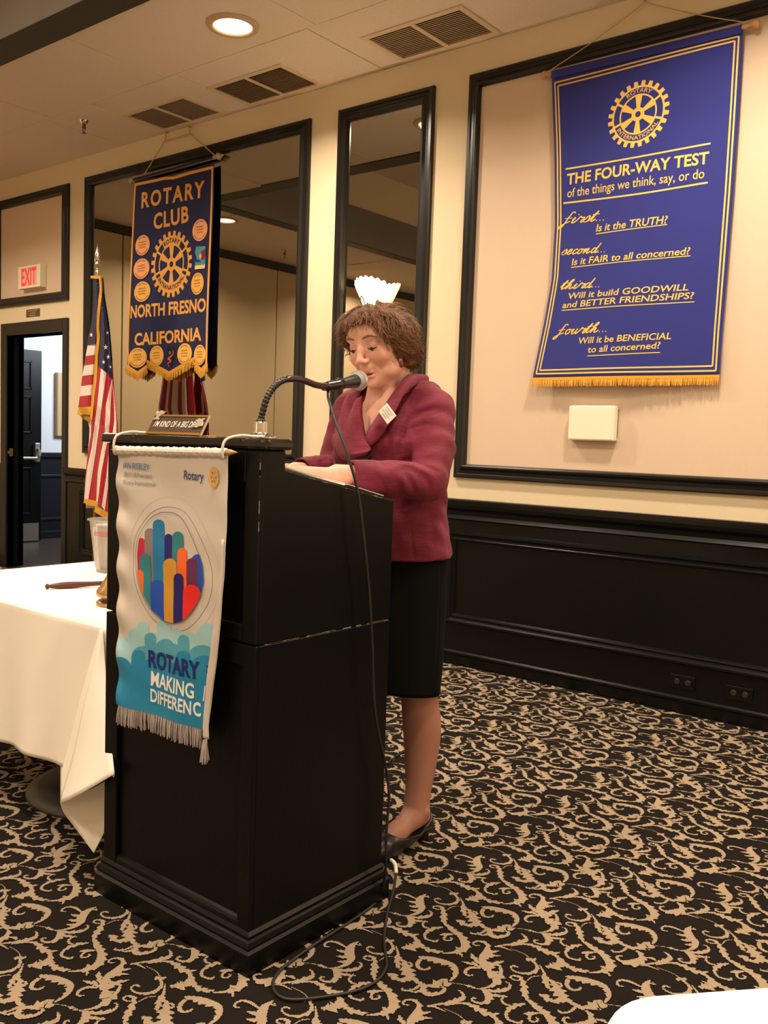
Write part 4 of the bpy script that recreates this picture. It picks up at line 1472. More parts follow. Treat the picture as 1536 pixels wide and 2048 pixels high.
sl.grid(sleeve, NL, 14).build('rod_sleeve', NAVY_B, t, smooth=True, solid=0.001)
ap = hit(1290, 6, y=YW - 0.02)
c_ = MB()
c_.tube(spline([(p_l[0] + 0.045, B4Y - 0.012, p_l[2] + 0.01), ((p_l[0] + ap[0]) / 2, 4.13, (p_l[2] + ap[2]) / 2 - 0.01), (ap[0] - 0.01, YW - 0.018, ap[2]), (ap[0], YW - 0.014, ap[2] + 0.012), (ap[0] + 0.01, YW - 0.018, ap[2]), ((p_r[0] + ap[0]) / 2, 4.13, (p_r[2] + ap[2]) / 2 - 0.01), (p_r[0] - 0.045, B4Y - 0.012, p_r[2] + 0.01)], 70), 0.0026, 6)
c_.build('cord', ROPE, t, smooth=True)
MB().tube(spline([(ap[0], YW, ap[2] + 0.02), (ap[0], YW - 0.022, ap[2] + 0.016), (ap[0], YW - 0.024, ap[2] + 0.028)], 8), 0.003, 6).build('wall_hook', BRASS, t)


def fringe(mb, pts, length, n_, y_of, jit=0.004, w=0.0016, seed=1):
    """Hanging threads below a polyline of (x, z) points."""
    r_ = random.Random(seed)
    P = np.array(pts, float)
    L_ = np.concatenate([[0], np.cumsum(np.linalg.norm(np.diff(P, axis=0), axis=1))])
    for k in range(n_):
        q = (k + 0.5) / n_ * L_[-1]
        x, z = np.interp(q, L_, P[:, 0]), np.interp(q, L_, P[:, 1])
        dx = r_.uniform(-jit, jit)
        l_ = length * r_.uniform(0.86, 1.06)
        y = y_of(x, z)
        ww = w * r_.uniform(0.8, 1.5)
        dy = r_.uniform(-0.003, 0.003)
        mb.add([(x - ww, y, z), (x + ww, y, z), (x + dx * 0.5 + ww, y + dy - 0.001, z - l_ * 0.5), (x + dx * 0.5 - ww, y + dy - 0.001, z - l_ * 0.5),
                (x + dx + ww * 0.7, y + dy * 2, z - l_), (x + dx - ww * 0.7, y + dy * 2, z - l_), (x, y + 0.0022, z), (x + dx, y + 0.003 + dy * 2, z - l_)],
               [(0, 3, 2, 1), (3, 5, 4, 2), (1, 2, 4, 7, 6), (0, 6, 7, 5, 3)])
    return mb


lo, hi = edge(Lx, 1.0), edge(Rx, 1.0)
fb = [(lo[0] - 0.003, 1.549), (hi[0] + 0.002, 1.549)]
MB().grid(lambda u, v: b4(fb[0][0] + (fb[1][0] - fb[0][0]) * u, 1.553 - 0.014 * v, 0.004), 30, 1).build('fringe_band', FRINGE, t, solid=0.002)
fringe(MB(), [(fb[0][0], 1.542), (fb[1][0], 1.542)], 0.036, 300, lambda x, z: b4(x, z, 0.004)[1]).build('fringe', FRINGE, t, kind='stuff')

# ------------------------------------------------------------------ club banner on the wide mirror
NVY = mat('navy_felt', (31, 34, 74), 0.9, noise=0.08, nscale=8, bump=0.25, bscale=900)
ORG = mat('orange_felt', (232, 166, 78), 0.85, noise=0.08, nscale=200, bump=0.2, bscale=900)
B1Y = 4.131
t = thing('club_banner', 'navy and gold club banner hanging before the wide mirror', 'banner', (-5.37, B1Y, 1.65))
Q1 = lambda x, y: wp2(230 + 0.26853 * x, 240 + 0.26853 * y, B1Y)


def b1(x, z, l):
    t_ = (3.0 - z) / 1.35
    return (x, B1Y - 0.006 * math.sin(9 * x + 3 * t_) * t_ - 0.01 * t_ - l, z)


topl, topr = Q1(146, 440), Q1(738, 320)
out_px = [(150, 440), (445, 415), (738, 325), (738, 600), (725, 900), (712, 1300), (700, 1690), (697, 1815), (655, 1862), (607, 1800), (606, 1772), (410, 1885), (250, 1795), (250, 1830), (183, 1885), (105, 1835), (107, 1500), (118, 1200), (130, 900), (142, 600)]
OP = [Q1(*p) for p in out_px]
V, F = poly_tris(OP)
V, F = split_tris(V, F, 0.05)
mb = MB()
mb.add([b1(a, b, 0) for a, b in V], F)
mb.build('cloth', NVY, t, solid=0.003)
K1 = abs(Q1(400, 900)[1] - Q1(400, 1000)[1]) / 100
lay = Layer()
lay.put(ribbon([Q1(*p) for p in ((118, 1850), (110, 1700), (112, 1500), (122, 1200), (134, 900), (146, 600), (155, 478))], 0.018))
lay.put(ribbon([Q1(*p) for p in ((152, 482), (300, 452), (370, 435), (440, 432), (560, 395), (735, 352))], 0.020))
lay.put(ribbon([Q1(*p) for p in ((728, 350), (724, 600), (716, 900), (706, 1200), (698, 1500), (692, 1830))], 0.018))
for pts in (((107, 1832), (183, 1882), (248, 1832)), ((248, 1795), (410, 1882), (606, 1774)), ((606, 1806), (655, 1858), (700, 1812))):
    lay.put(ribbon([Q1(*p) for p in pts], 0.016))
lay.build('border', ORG, t, b1, 0.0030, maxlen=0.06)


def t1(s_, p0, p1, cap, **k):
    lr = Layer().put(text_fit(s_, Q1(*p0), Q1(*p1), cap * K1, **k))
    lr.build('lettering', ORG, t, b1, 0.0032, maxlen=0.05)


t1('ROTARY', (200, 655), (668, 572), 112, bold=0.03, spacing=1.25)
t1('CLUB', (293, 815), (552, 755), 112, bold=0.03, spacing=1.1)
t1('NORTH FRESNO', (125, 1476), (688, 1425), 92, bold=0.03)
t1('CALIFORNIA', (160, 1680), (657, 1640), 90, bold=0.03)
gc = Q1(425, 1075)
GR = 247 * K1
lr = Layer()
SXG = (Q1(575, 1075)[0] - Q1(275, 1075)[0]) / (2 * GR)
for q in gear_marks(gc, GR, SXG):
    lr.put(q)
lr.put(annulus(gc, GR * 0.60, GR * 0.82, 24, SXG, 55, 125))
lr.put(annulus(gc, GR * 0.60, GR * 0.82, 24, SXG, 210, 330))
lr.build('emblem', ORG, t, b1, 0.0032, maxlen=0.05)
lr = Layer()
lr.put(text_arc('ROTARY', gc, GR * 0.645, 121, 59, GR * 0.135, sx=SXG, bold=0.02))
lr.put(text_arc('INTERNATIONAL', gc, GR * 0.770, 214, 326, GR * 0.13, inward=True, sx=SXG, bold=0.02))
lr.build('emblem_lettering', NVY, t, b1, 0.0042, maxlen=0.05)
PEACH = mat('peach_patch', (238, 164, 112), 0.8)
GOLDP = mat('gold_patch', (232, 176, 82), 0.8)
PRINT = mat('patch_print', (92, 50, 30), 0.8)
for i, (cx, cy, rx, ry, m_) in enumerate(((214, 935, 54, 76, PEACH), (208, 1110, 60, 76, PEACH), (215, 1281, 60, 76, GOLDP), (640, 822, 56, 82, PEACH), (625, 1222, 47, 82, GOLDP), (185, 1773, 65, 74, GOLDP), (320, 1758, 49, 76, GOLDP), (533, 1743, 56, 78, GOLDP), (648, 1752, 41, 76, GOLDP))):
    c_ = Q1(cx, cy)
    ex = abs(Q1(cx + rx, cy)[0] - c_[0])
    ez = abs(Q1(cx, cy + ry)[1] - c_[1])
    lr = Layer().put(poly_tris(circle2(c_, ex, ez, 36)))
    pt = lr.build('patch', m_, t, b1, 0.0062, maxlen=0.05, solid=0.003)
    lr = Layer()
    lr.put(text_arc('ROTARY', c_, ez * 0.72, 128, 52, ez * 0.16, sx=ex / ez))
    lr.put(text_arc('INTERNATIONAL', c_, ez * 0.90, 205, 335, ez * 0.15, inward=True, sx=ex / ez))
    words_ = ('PROGRAM', 'AWARD', 'CITATION') if i != 5 else ('CRIME &', 'VIOLENCE', 'AWARD')
    for k, wd in enumerate(words_):
        zz = c_[1] + ez * (0.22 - 0.26 * k)
        ww = ex * (0.42 if k != 1 else 0.5)
        lr.put(text_fit(wd, (c_[0] - ww, zz), (c_[0] + ww, zz + ww * 0.06), ez * 0.14))
    lr.build('patch_lettering', PRINT, pt, b1, 0.0085, maxlen=0.05)


def patch(px_pts, m_, lift, name='patch', solid=0.002, parent=None):
    lr_ = Layer().put(poly_tris([Q1(*p) for p in px_pts]))
    return lr_.build(name, m_, parent or t, b1, lift, maxlen=0.05, solid=solid)


TEAL = mat('teal_patch', (72, 142, 158), 0.8)
pt = patch([(612, 945), (683, 942), (683, 1085), (605, 1085), (605, 1060), (618, 1030), (605, 990)], TEAL, 0.006)
patch([(650, 985), (683, 960), (688, 1000), (680, 1035), (655, 1045)], mat('maroon_patch', (112, 40, 60), 0.8), 0.0080, 'patch_shape', 0, pt)
patch([(606, 1035), (640, 1045), (655, 1060), (610, 1062)], mat('blue_patch', (36, 52, 110), 0.8), 0.0080, 'patch_shape', 0, pt)
lr = Layer().put(poly_tris(circle2(Q1(648, 1017), 0.0125, 0.0165, 20)))
lr.build('patch_disc', PEACH, pt, b1, 0.0090)
patch([(605, 1088), (681, 1078), (679, 1108), (604, 1115)], mat('cream_patch', (240, 208, 140), 0.8), 0.006)
pt = patch([(400, 1690), (450, 1690), (452, 1760), (425, 1845), (400, 1780)], mat('black_patch', (22, 20, 24), 0.8), 0.006)
lr = Layer().put(ribbon(spline([Q1(*p) for p in ((440, 1715), (446, 1740), (425, 1765), (405, 1780), (430, 1795), (405, 1815), (415, 1840))], 24), list(np.linspace(0.006, 0.012, 12)) + list(np.linspace(0.012, 0.004, 12))))
lr.build('patch_ribbon', mat('coral_ribbon', (222, 92, 70), 0.7), pt, b1, 0.0085)
lr = Layer().put(poly_tris(circle2(Q1(420, 1735), 0.010, 0.012, 20)))
lr.build('patch_disc', mat('grey_patch', (130, 128, 126), 0.8), pt, b1, 0.0085)
frm = MB()
for k, pts in enumerate((((92, 1838), (183, 1892), (252, 1838)), ((250, 1800), (410, 1892), (606, 1782)), ((607, 1812), (655, 1868), (702, 1820)))):
    P = [Q1(*p) for p in pts]
    fringe(MB(), P, 0.052, 120 if k == 1 else 60, lambda x, z: b1(x, z, 0.003)[1], seed=k + 3).build('fringe', FRINGE, t, kind='stuff')
    V_ = ribbon(P, 0.02)
    Layer().put(V_).build('fringe_band', FRINGE, t, b1, 0.0045, maxlen=0.05)
p_l, p_r = np.array(hit(268, 360, y=B1Y)), np.array(hit(428, 315, y=B1Y))
GREYW = mat('weathered_rod', (176, 156, 128), 0.6, noise=0.3, nscale=60)
MB().tube([p_l, p_r], 0.010, 12).build('rod', GREYW, t, smooth=True)
fin = [(0.008, 0.0), (0.014, 0.004), (0.014, 0.014), (0.009, 0.020), (0.010, 0.030), (0.020, 0.040), (0.024, 0.052), (0.018, 0.064), (0.009, 0.070), (0.010, 0.080), (0.007, 0.092), (0.0, 0.096)]
dv = (p_r - p_l) / np.linalg.norm(p_r - p_l)
MB().lathe(fin, 18, p_r - dv * 0.004, dv).build('finial', GREYW, t, smooth=True)
MB().lathe([(r_, h_ * 0.75) for r_, h_ in fin], 18, p_l + dv * 0.006, -dv).build('finial', GREYW, t, smooth=True)
m = MB()
m.grid(lambda u, v: (topl[0] + (topr[0] - topl[0]) * u, B1Y - 0.0125 * math.cos(math.pi * (v * 1.4 - 0.2)), p_l[2] + (p_r[2] - p_l[2]) * u + 0.0125 * math.sin(math.pi * (v * 1.4 - 0.2)) - 0.003), 30, 12)
m.build('rod_sleeve', NVY, t, smooth=True, solid=0.002)
h1, h2 = np.array(hit(332, 268, y=YW - 0.02)), np.array(hit(378, 257, y=YW - 0.02))
for h in (h1, h2):
    MB().tube(spline([(h[0], YW, h[2] + 0.015), (h[0], YW - 0.022, h[2] + 0.010), (h[0], YW - 0.026, h[2] + 0.024)], 8), 0.0045, 8).build('wall_hook', BRASS, t)
k1, k2 = np.array(hit(330, 281, y=YW - 0.03)), np.array(hit(380, 267, y=YW - 0.03))
for a in ([p_l + dv * 0.10, k1], [k1, k1 * 0.6 + k2 * 0.4 - np.array((0, 0, 0.003)), k2], [k1, h1], [k2, h2], [k2, k2 * 0.5 + (p_r + dv * 0.025) * 0.5, p_r + dv * 0.025]):
    MB().tube(spline(a, 12), 0.0042, 8).build('cord', ROPE, t, smooth=True)

# ------------------------------------------------------------------ white banner on the lectern
SATIN = mat('white_satin', (216, 206, 197), 0.38, spec=0.5, noise=0.03, nscale=8, bump=0.08, bscale=500)
B2Y = 1.349
t = thing('presidential_banner', 'white satin banner with coloured bars and blue waves on the lectern front', 'banner', (-1.74, B2Y, 0.5))
R4 = lambda x, y: wp2(190 + 0.34167 * x, 840 + 0.34167 * y, B2Y)


def b2(x, z, l):
    t_ = (1.17 - z) / 0.65
    y = B2Y - 0.004 * math.sin(34 * x + 2.5 * t_) * (0.25 + t_) - 0.006 * t_ * math.sin(13 * x + 1.0) - 0.0045 * math.sin(60 * z + 20 * x) * (1 if x < -1.9 else math.exp(-(x + 1.9) / 0.02) * 0.9 + 0.1)
    return (x, y - l, z)


K2 = abs(R4(400, 900)[1] - R4(400, 1000)[1]) / 100
LE = [R4(*p) for p in ((121, 170), (130, 230), (133, 600), (135, 1000), (135, 1300), (145, 1560), (163, 1668))]
RE = [R4(*p) for p in ((778, 195), (775, 300), (768, 600), (752, 900), (735, 1100), (718, 1300), (690, 1500), (668, 1650), (648, 1800), (650, 1880))]


def eint(E, z):
    a = sorted(E, key=lambda p: p[1])
    return float(np.interp(z, [p[1] for p in a], [p[0] for p in a]))


ZT2 = 1.172
BOT = [R4(*p) for p in ((163, 1668), (250, 1690), (400, 1740), (520, 1785), (610, 1815), (650, 1875))]
BOTX, BOTZ = [p[0] for p in BOT], [p[1] for p in BOT]


def cl2(u, v):
    z1 = 0.535
    xl0, xr0 = eint(LE, ZT2), eint(RE, ZT2)
    xb = BOTX[0] + (BOTX[-1] - BOTX[0]) * u
    zb_ = float(np.interp(xb, BOTX, BOTZ))
    z = ZT2 + (zb_ - ZT2) * v
    xl, xr = eint(LE, z), eint(RE, z)
    return b2(xl + (xr - xl) * u, z, 0)


MB().grid(cl2, 60, 110).build('cloth', SATIN, t, smooth=True, solid=0.0014)


def clip(poly, clipper):
    """Sutherland-Hodgman against a convex polygon (either winding)."""
    A = sum(clipper[i][0] * clipper[(i + 1) % len(clipper)][1] - clipper[(i + 1) % len(clipper)][0] * clipper[i][1] for i in range(len(clipper)))
    cc = clipper if A > 0 else clipper[::-1]
    out_ = poly
    for i in range(len(cc)):
        a, b = cc[i], cc[(i + 1) % len(cc)]
        ins = lambda p: (b[0] - a[0]) * (p[1] - a[1]) - (b[1] - a[1]) * (p[0] - a[0]) >= 0
        new = []
        for j in range(len(out_)):
            p, q = out_[j], out_[(j + 1) % len(out_)]
            if ins(p) != ins(q):
                d1 = (b[0] - a[0]) * (p[1] - a[1]) - (b[1] - a[1]) * (p[0] - a[0])
                d2 = (b[0] - a[0]) * (q[1] - a[1]) - (b[1] - a[1]) * (q[0] - a[0])
                s_ = d1 / (d1 - d2)
                x_ = (p[0] + (q[0] - p[0]) * s_, p[1] + (q[1] - p[1]) * s_)
                new += [p, x_] if ins(p) else [x_]
            elif ins(p):
                new.append(p)
        out_ = new
        if not out_:
            return []
    return out_


def bar(x0, x1, y0, y1, tilt_=0):
    r_ = (x1 - x0) / 2
    c = ((x0 + x1) / 2, y0 + r_)
    return [(c[0] - r_ * math.cos(math.pi * k / 14), c[1] - r_ * math.sin(math.pi * k / 14)) for k in range(15)] + [(x1, y1), (x0, y1)]


def pr(name, rgb):
    return mat('print_' + name, rgb, 0.45, bump=0.05, bscale=500)


BLOB = [(395, 540), (440, 540), (480, 550), (520, 580), (560, 645), (600, 740), (632, 850), (637, 950), (618, 1035), (575, 1115), (525, 1172), (460, 1190), (400, 1175), (340, 1115), (292, 1010), (264, 900), (257, 790), (268, 700), (292, 640), (340, 572)]
bars = [(258, 302, 690, 1010, 'crimson', (206, 40, 80)), (300, 356, 633, 1000, 'grey', (140, 126, 126)), (343, 405, 582, 1060, 'azure', (36, 126, 184)), (405, 450, 667, 830, 'navy', (34, 34, 124)), (449, 520, 653, 830, 'teal', (50, 134, 146)),
        (570, 642, 785, 1010, 'blue', (34, 82, 190)), (541, 604, 808, 990, 'plum', (104, 44, 92)), (484, 542, 747, 1000, 'orange', (248, 110, 48)), (276, 334, 782, 1110, 'teal', (50, 134, 146)), (240, 299, 875, 1060, 'orange', (248, 110, 48)),
        (400, 482, 810, 1190, 'mustard', (214, 156, 62)), (335, 403, 935, 1185, 'blue', (34, 82, 190)), (463, 525, 897, 1190, 'indigo', (28, 26, 112)), (523, 622, 962, 1190, 'red', (232, 44, 44))]
k = 0
for x0, x1, y0, y1, nm, rgb in bars:
    q = clip(bar(x0, x1, y0, y1), BLOB)
    if len(q) < 3:
        continue
    Layer().put(poly_tris([R4(*p) for p in q])).build('colour_bar', pr(nm, rgb), t, b2, 0.0012 + 0.00028 * k, maxlen=0.014)
    k += 1
INK = pr('ink', (96, 100, 108))
Layer().put(ribbon(spline([R4(*p) for p in BLOB + BLOB[:1]], 90), 0.0016)).build('outline', INK, t, b2, 0.0054, maxlen=0.02)
PALEG = pr('pale_line', (205, 200, 194))
for sc_x, sc_y, ox, oy in ((1.18, 1.12, 10, 10), (1.35, 1.28, 20, 0)):
    Layer().put(ribbon(spline([R4(447 + (p[0] - 447) * sc_x + ox, 865 + (p[1] - 865) * sc_y + oy) for p in BLOB + BLOB[:1]], 90), 0.0010)).build('outline', PALEG if sc_x > 1.2 else INK, t, b2, 0.0012, maxlen=0.02)
# waves of rounded shapes, cut to the cloth
lowpoly = [R4(*p) for p in ((137, 1150), (735, 1150), (733, 1100))]


def clipcloth(poly):
    P = [R4(*p) for p in poly]
    z0_ = min(p[1] for p in P)
    keep = [R4(*p) for p in ((136, 1100), (728, 1100), (640, 1825), (152, 1656))]
    return clip(P, keep)


def waves(lst, m_, lift, name='wave'):
    lr_ = Layer()
    for i_, (x0, x1, y0) in enumerate(lst):
        q = clipcloth(bar(x0, x1, y0, 1900))
        if len(q) > 2:
            lr_.put(poly_tris(q))
    lr_.build(name, m_, t, b2, lift, maxlen=0.014)


waves([(130, 215, 1262), (213, 300, 1215), (262, 320, 1178), (300, 380, 1240), (360, 440, 1160), (430, 520, 1220), (500, 600, 1240), (590, 720, 1192)], pr('pale_wave', (164, 208, 216)), 0.0016)
waves([(236, 340, 1322), (300, 355, 1245), (350, 470, 1282), (440, 500, 1310), (487, 552, 1257), (540, 700, 1318), (380, 480, 1335)], pr('mid_wave', (84, 164, 190)), 0.0024)
waves([(100, 238, 1382), (236, 300, 1345), (280, 360, 1400), (340, 420, 1360), (410, 500, 1420), (480, 560, 1350), (545, 720, 1380)], pr('deep_wave', (38, 136, 182)), 0.0032)


def t2_(s_, p0, p1, cap, m_, **k):
    Layer().put(text_fit(s_, R4(*p0), R4(*p1), cap * K2, **k)).build('lettering', m_, t, b2, 0.0042, maxlen=0.02)


t2_('IAN RISELEY', (165, 280), (330, 294), 36, pr('cyan_text', (32, 120, 168)), bold=0.006)
t2_('2017-18 President', (172, 330), (344, 342), 26, pr('grey_text', (112, 124, 134)), bold=0.0)
t2_('Rotary International', (178, 376), (360, 390), 26, pr('grey_text', (112, 124, 134)), bold=0.0)
t2_('Rotary', (528, 346), (645, 357), 50, pr('navy_text', (28, 40, 110)), bold=0.010)
lr = Layer()
gc = R4(701, 337)
for q in gear_marks(gc, 62 * K2, 0.66):
    lr.put(q)
lr.put(annulus(gc, 62 * K2 * 0.62, 62 * K2 * 0.8, 40, 0.66))
lr.build('emblem', pr('gold_gear', (222, 172, 92)), t, b2, 0.0042, maxlen=0.02)
t2_('ROTARY', (318, 1440), (608, 1520), 96, pr('navy_text', (28, 40, 110)), bold=0.035)
t2_(':', (645, 1478), (655, 1481), 60, pr('navy_text', (28, 40, 110)), bold=0.03)
WT = pr('white_text', (244, 242, 236))
t2_('MAKING', (330, 1550), (575, 1632), 84, WT, bold=0.022)
t2_('/', (622, 1643), (640, 1648), 84, WT, bold=0.025)
t2_('DIFFEREN', (326, 1645), (560, 1726), 76, WT, bold=0.022)
t2_('C', (572, 1730), (612, 1738), 76, WT, bold=0.03)
# rolled edge of the cloth, bent back at the right
ro = [R4(*p) for p in ((752, 700), (745, 900), (733, 1080), (716, 1270), (692, 1460), (668, 1620), (650, 1780), (648, 1870))]
rw = [0.003, 0.010, 0.016, 0.022, 0.026, 0.022, 0.020, 0.022]
RP = spline(ro, 40)
RW = np.interp(np.linspace(0, 1, 40), np.linspace(0, 1, 8), rw)


def roll(u, v):
    i_ = int(round(v * 39))
    x, z = RP[i_]
    w_ = RW[i_]
    a = u * math.pi
    p = b2(x - w_ * u, z, 0)
    return (x - w_ * u + 0.002, p[1] - 0.0055 * math.sin(a) - 0.002, z)


MB().grid(roll, 10, 39).build('rolled_edge', SATIN, t, smooth=True, solid=0.001)
# rod, gathered sleeve, wire hooks, fringe
p_l, p_r = np.array(hit(222, 899, y=B2Y)), np.array(hit(476, 905, y=B2Y))
dv = (p_r - p_l) / np.linalg.norm(p_r - p_l)
PALEW = mat('pale_dowel', (190, 158, 110), 0.5, noise=0.2, nscale=40)
L_ = np.linalg.norm(p_r - p_l)
MB().lathe([(0.0, 0.0), (0.0065, 0.022), (0.0065, L_ - 0.024), (0.0, L_)], 14, p_l, dv).build('rod', PALEW, t, smooth=True)


def slv(u, v):
    x = LE[0][0] + 0.002 + (RE[0][0] - LE[0][0] - 0.004) * u
    a = 2 * math.pi * v
    r_ = 0.0095 + 0.0008 * math.sin(u * 92 + v * 2) + 0.0007 * math.sin(u * 230 + 3 * v)
    zc = p_l[2] + (x - p_l[0]) / (p_r[0] - p_l[0]) * (p_r[2] - p_l[2])
    return (x, B2Y - r_ * math.cos(a), zc - 0.002 + r_ * 1.15 * math.sin(a))


MB().grid(slv, 220, 16).build('rod_sleeve', SATIN, t, smooth=True)
WIRE = mat('white_wire', (226, 218, 204), 0.4)
for hx, back in ((LE[0][0] + 0.010, 0.070), (RE[0][0] - 0.004, 0.055)):
    zc = p_l[2]
    pts = spline([(hx, B2Y - 0.009, zc - 0.006), (hx, B2Y - 0.013, zc + 0.010), (hx + 0.003, B2Y - 0.006, zc + 0.035), (hx + 0.012, B2Y + 0.025, 1.2105), (hx + 0.03, B2Y + 0.05, 1.2100), (hx + back, B2Y + 0.058, 1.2098)], 24)
    MB().tube(pts, 0.0031, 8).build('hook', WIRE, t, smooth=True, label='white wire hook over the lectern top')
SILF = mat('silver_fringe', (176, 166, 162), 0.5, noise=0.3, nscale=400, stretch=(1, 1, 0.1))
fp = [(p[0], p[1] + 0.004) for p in BOT]
fringe(MB(), fp[:5], 0.050, 150, lambda x, z: b2(x, z, 0.002)[1], jit=0.006, w=0.0011, seed=8).build('fringe', SILF, t, kind='stuff')
fringe(MB(), [(fp[4][0] + 0.010, fp[4][1] - 0.025), fp[5]], 0.056, 40, lambda x, z: b2(x, z, 0.006)[1], jit=0.005, w=0.0011, seed=9).build('fringe', SILF, t, kind='stuff')

# ------------------------------------------------------------------ flag on a pole
t = thing('flag', 'star-spangled flag with gold fringe draped on a brass-tipped pole', 'flag', (-5.70, 3.80, 0))
FY = 3.80
U5 = lambda x, y: (140 + 0.29268 * x, 460 + 0.29297 * y)
pole_top = hit(*U5(187, 300), y=FY)
pxx = pole_top[0]
MB().tube([(pxx, FY, 0.04), (pxx, FY, pole_top[2] + 0.02)], 0.0125, 12).build('pole', mat('oak_pole', (176, 132, 70), 0.4), t, smooth=True)
MB().lathe([(0.0, 0.0), (0.16, 0.0), (0.16, 0.012), (0.10, 0.03), (0.03, 0.045), (0.025, 0.10), (0.0, 0.10)], 32, (pxx, FY, 0)).build('stand', mat('stand_brass', (150, 112, 60), 0.4, metal=0.8), t, smooth=True)
tipz = hit(193, 487, y=FY)[2]
b_ = pole_top[2]
H_ = tipz - b_
MB().lathe([(0.014, 0.0), (0.015, 0.01), (0.011, 0.02), (0.011, 0.28 * H_), (0.019, 0.30 * H_), (0.019, 0.34 * H_), (0.011, 0.36 * H_), (0.020, 0.42 * H_), (0.022, 0.48 * H_), (0.014, 0.70 * H_), (0.006, 0.92 * H_), (0.0, H_)], 18, (pxx, FY, b_)).build('spear_tip', CHROME, t, smooth=True)
FR = mat('flag_red', (168, 32, 52), 0.6, bump=0.1, bscale=600)
FW = mat('flag_white', (232, 214, 204), 0.6, bump=0.1, bscale=600)
FB = mat('flag_navy', (32, 34, 66), 0.6, bump=0.1, bscale=600)
SPL = [(300, 150, 215), (450, 152, 226), (640, 130, 258), (780, 110, 272), (940, 88, 284), (1018, 80, 288), (1200, 56, 302), (1330, 120, 318), (1500, 115, 320), (1700, 103, 322), (1850, 96, 322), (1960, 96, 322)]


def fl_y(x, y, lay_):
    lo_ = np.interp(y, [q[0] for q in SPL], [q[1] for q in SPL])
    hi_ = np.interp(y, [q[0] for q in SPL], [q[2] for q in SPL])
    u = min(1, max(0, (x - lo_) / (hi_ - lo_)))
    d = (hi_ - lo_) / 200.0 * 0.055
    return FY - 0.020 - d * math.sin(math.pi * u) ** 0.7 - 0.016 * math.sin(u * 15 + y * 0.004) * d / 0.06 - lay_


def flagpt(lay_):
    def f(x, y, l):
        yy = fl_y(x, y, lay_) - l
        return tuple(hit(*U5(x, y), y=yy))
    return f


def fpoly(name, pts, m_, lay_=0.0, **k):
    Layer().put(poly_tris(pts)).build(name, m_, t, flagpt(lay_), 0.0, maxlen=14, smooth=False, solid=0.0015, **k)


def stripband(name, c0, c1, m_, lay_=0.0):
    n_ = 40
    y0, y1 = max(c0[0][1], c1[0][1]), min(c0[-1][1], c1[-1][1])
    a = [(float(np.interp(y_, [p[1] for p in c0], [p[0] for p in c0])), y_) for y_ in np.linspace(c0[0][1], c0[-1][1], n_)]
    b = [(float(np.interp(y_, [p[1] for p in c1], [p[0] for p in c1])), y_) for y_ in np.linspace(c1[0][1], c1[-1][1], n_)]
    L2 = Layer()
    L2.put((a + b, [(i_, i_ + 1, n_ + i_ + 1, n_ + i_) for i_ in range(n_ - 1)]))
    L2.build(name, m_, t, flagpt(lay_), 0.0, maxlen=14, solid=0.0015)


fpoly('canton', [(158, 322), (206, 322), (206, 430), (196, 540), (188, 640), (186, 790), (118, 790), (118, 760), (135, 690), (150, 620), (158, 480)], FB)
fpoly('canton', [(206, 400), (222, 440), (240, 540), (262, 680), (285, 960), (287, 1018), (240, 965), (188, 935), (188, 640), (198, 540)], FB, 0.004)
ys = [785, 857, 922, 992, 1062, 1132, 1212]
for i_ in range(6):
    ya, yb = ys[i_], ys[i_ + 1]
    lx = lambda y_: float(np.interp(y_, [785, 1000, 1212], [120, 84, 57]))
    rx = lambda y_: float(np.interp(y_, [785, 900, 1000, 1130, 1230], [188, 182, 176, 162, 152]))
    fpoly('stripe', [(lx(ya), ya + 4), (rx(ya), ya - 8), (rx(yb), yb - 8), (lx(yb), yb + 4)], FW if i_ % 2 == 0 else FR)
c = [
    [(188, 935), (150, 1200), (140, 1300), (134, 1400), (118, 1560), (105, 1700), (97, 1835)],
    [(188, 936), (150, 1210), (146, 1300), (144, 1400), (120, 1530), (112, 1620), (97, 1836)],
    [(212, 945), (186, 1200), (172, 1300), (160, 1400), (146, 1500), (118, 1620), (97, 1838)],
    [(248, 975), (216, 1200), (205, 1300), (192, 1400), (178, 1500), (160, 1620), (125, 1842)],
    [(287, 1018), (243, 1200), (240, 1300), (238, 1400), (212, 1520), (190, 1650), (180, 1850)],
    [(288, 1020), (282, 1150), (276, 1260), (262, 1400), (240, 1520), (215, 1650), (190, 1860)],
    [(288, 1022), (302, 1180), (304, 1300), (288, 1400), (264, 1520), (248, 1680), (215, 1885)],
    [(289, 1024), (308, 1180), (318, 1330), (316, 1400), (284, 1560), (268, 1700), (238, 1915)],
    [(290, 1026), (312, 1180), (322, 1330), (322, 1400), (322, 1560), (320, 1700), (316, 1960)],
]
cols = [FW, FR, FW, FR, FW, FR, FW, FR]
for i_ in range(8):
    stripband('stripe', c[i_], c[i_ + 1], cols[i_], 0.008)
for sx_, sy_, sr_ in ((145, 716, 15), (244, 800, 18), (261, 866, 16), (230, 901, 15), (276, 935, 11), (256, 702, 11)):
    pts = []
    for k in range(10):
        a = -math.pi / 2 + k * math.pi / 5
        r_ = sr_ if k % 2 == 0 else sr_ * 0.4
        pts.append((sx_ + r_ * 0.85 * math.cos(a), sy_ + r_ * 1.05 * math.sin(a)))
    V, F = pts + [(sx_, sy_)], [(k, (k + 1) % 10, 10) for k in range(10)]
    Layer().put((V, F)).build('star', mat('flag_star', (240, 232, 226), 0.6), t, flagpt(0.007), 0.0, maxlen=14, solid=0.001)
gold = spline([(206, 318, 12), (212, 400, 13), (205, 470, 15), (195, 560, 15), (190, 660, 15), (192, 745, 16), (180, 860, 17), (176, 950, 18), (170, 1040, 18), (158, 1130, 17), (150, 1230, 15), (144, 1300, 10)], 60)
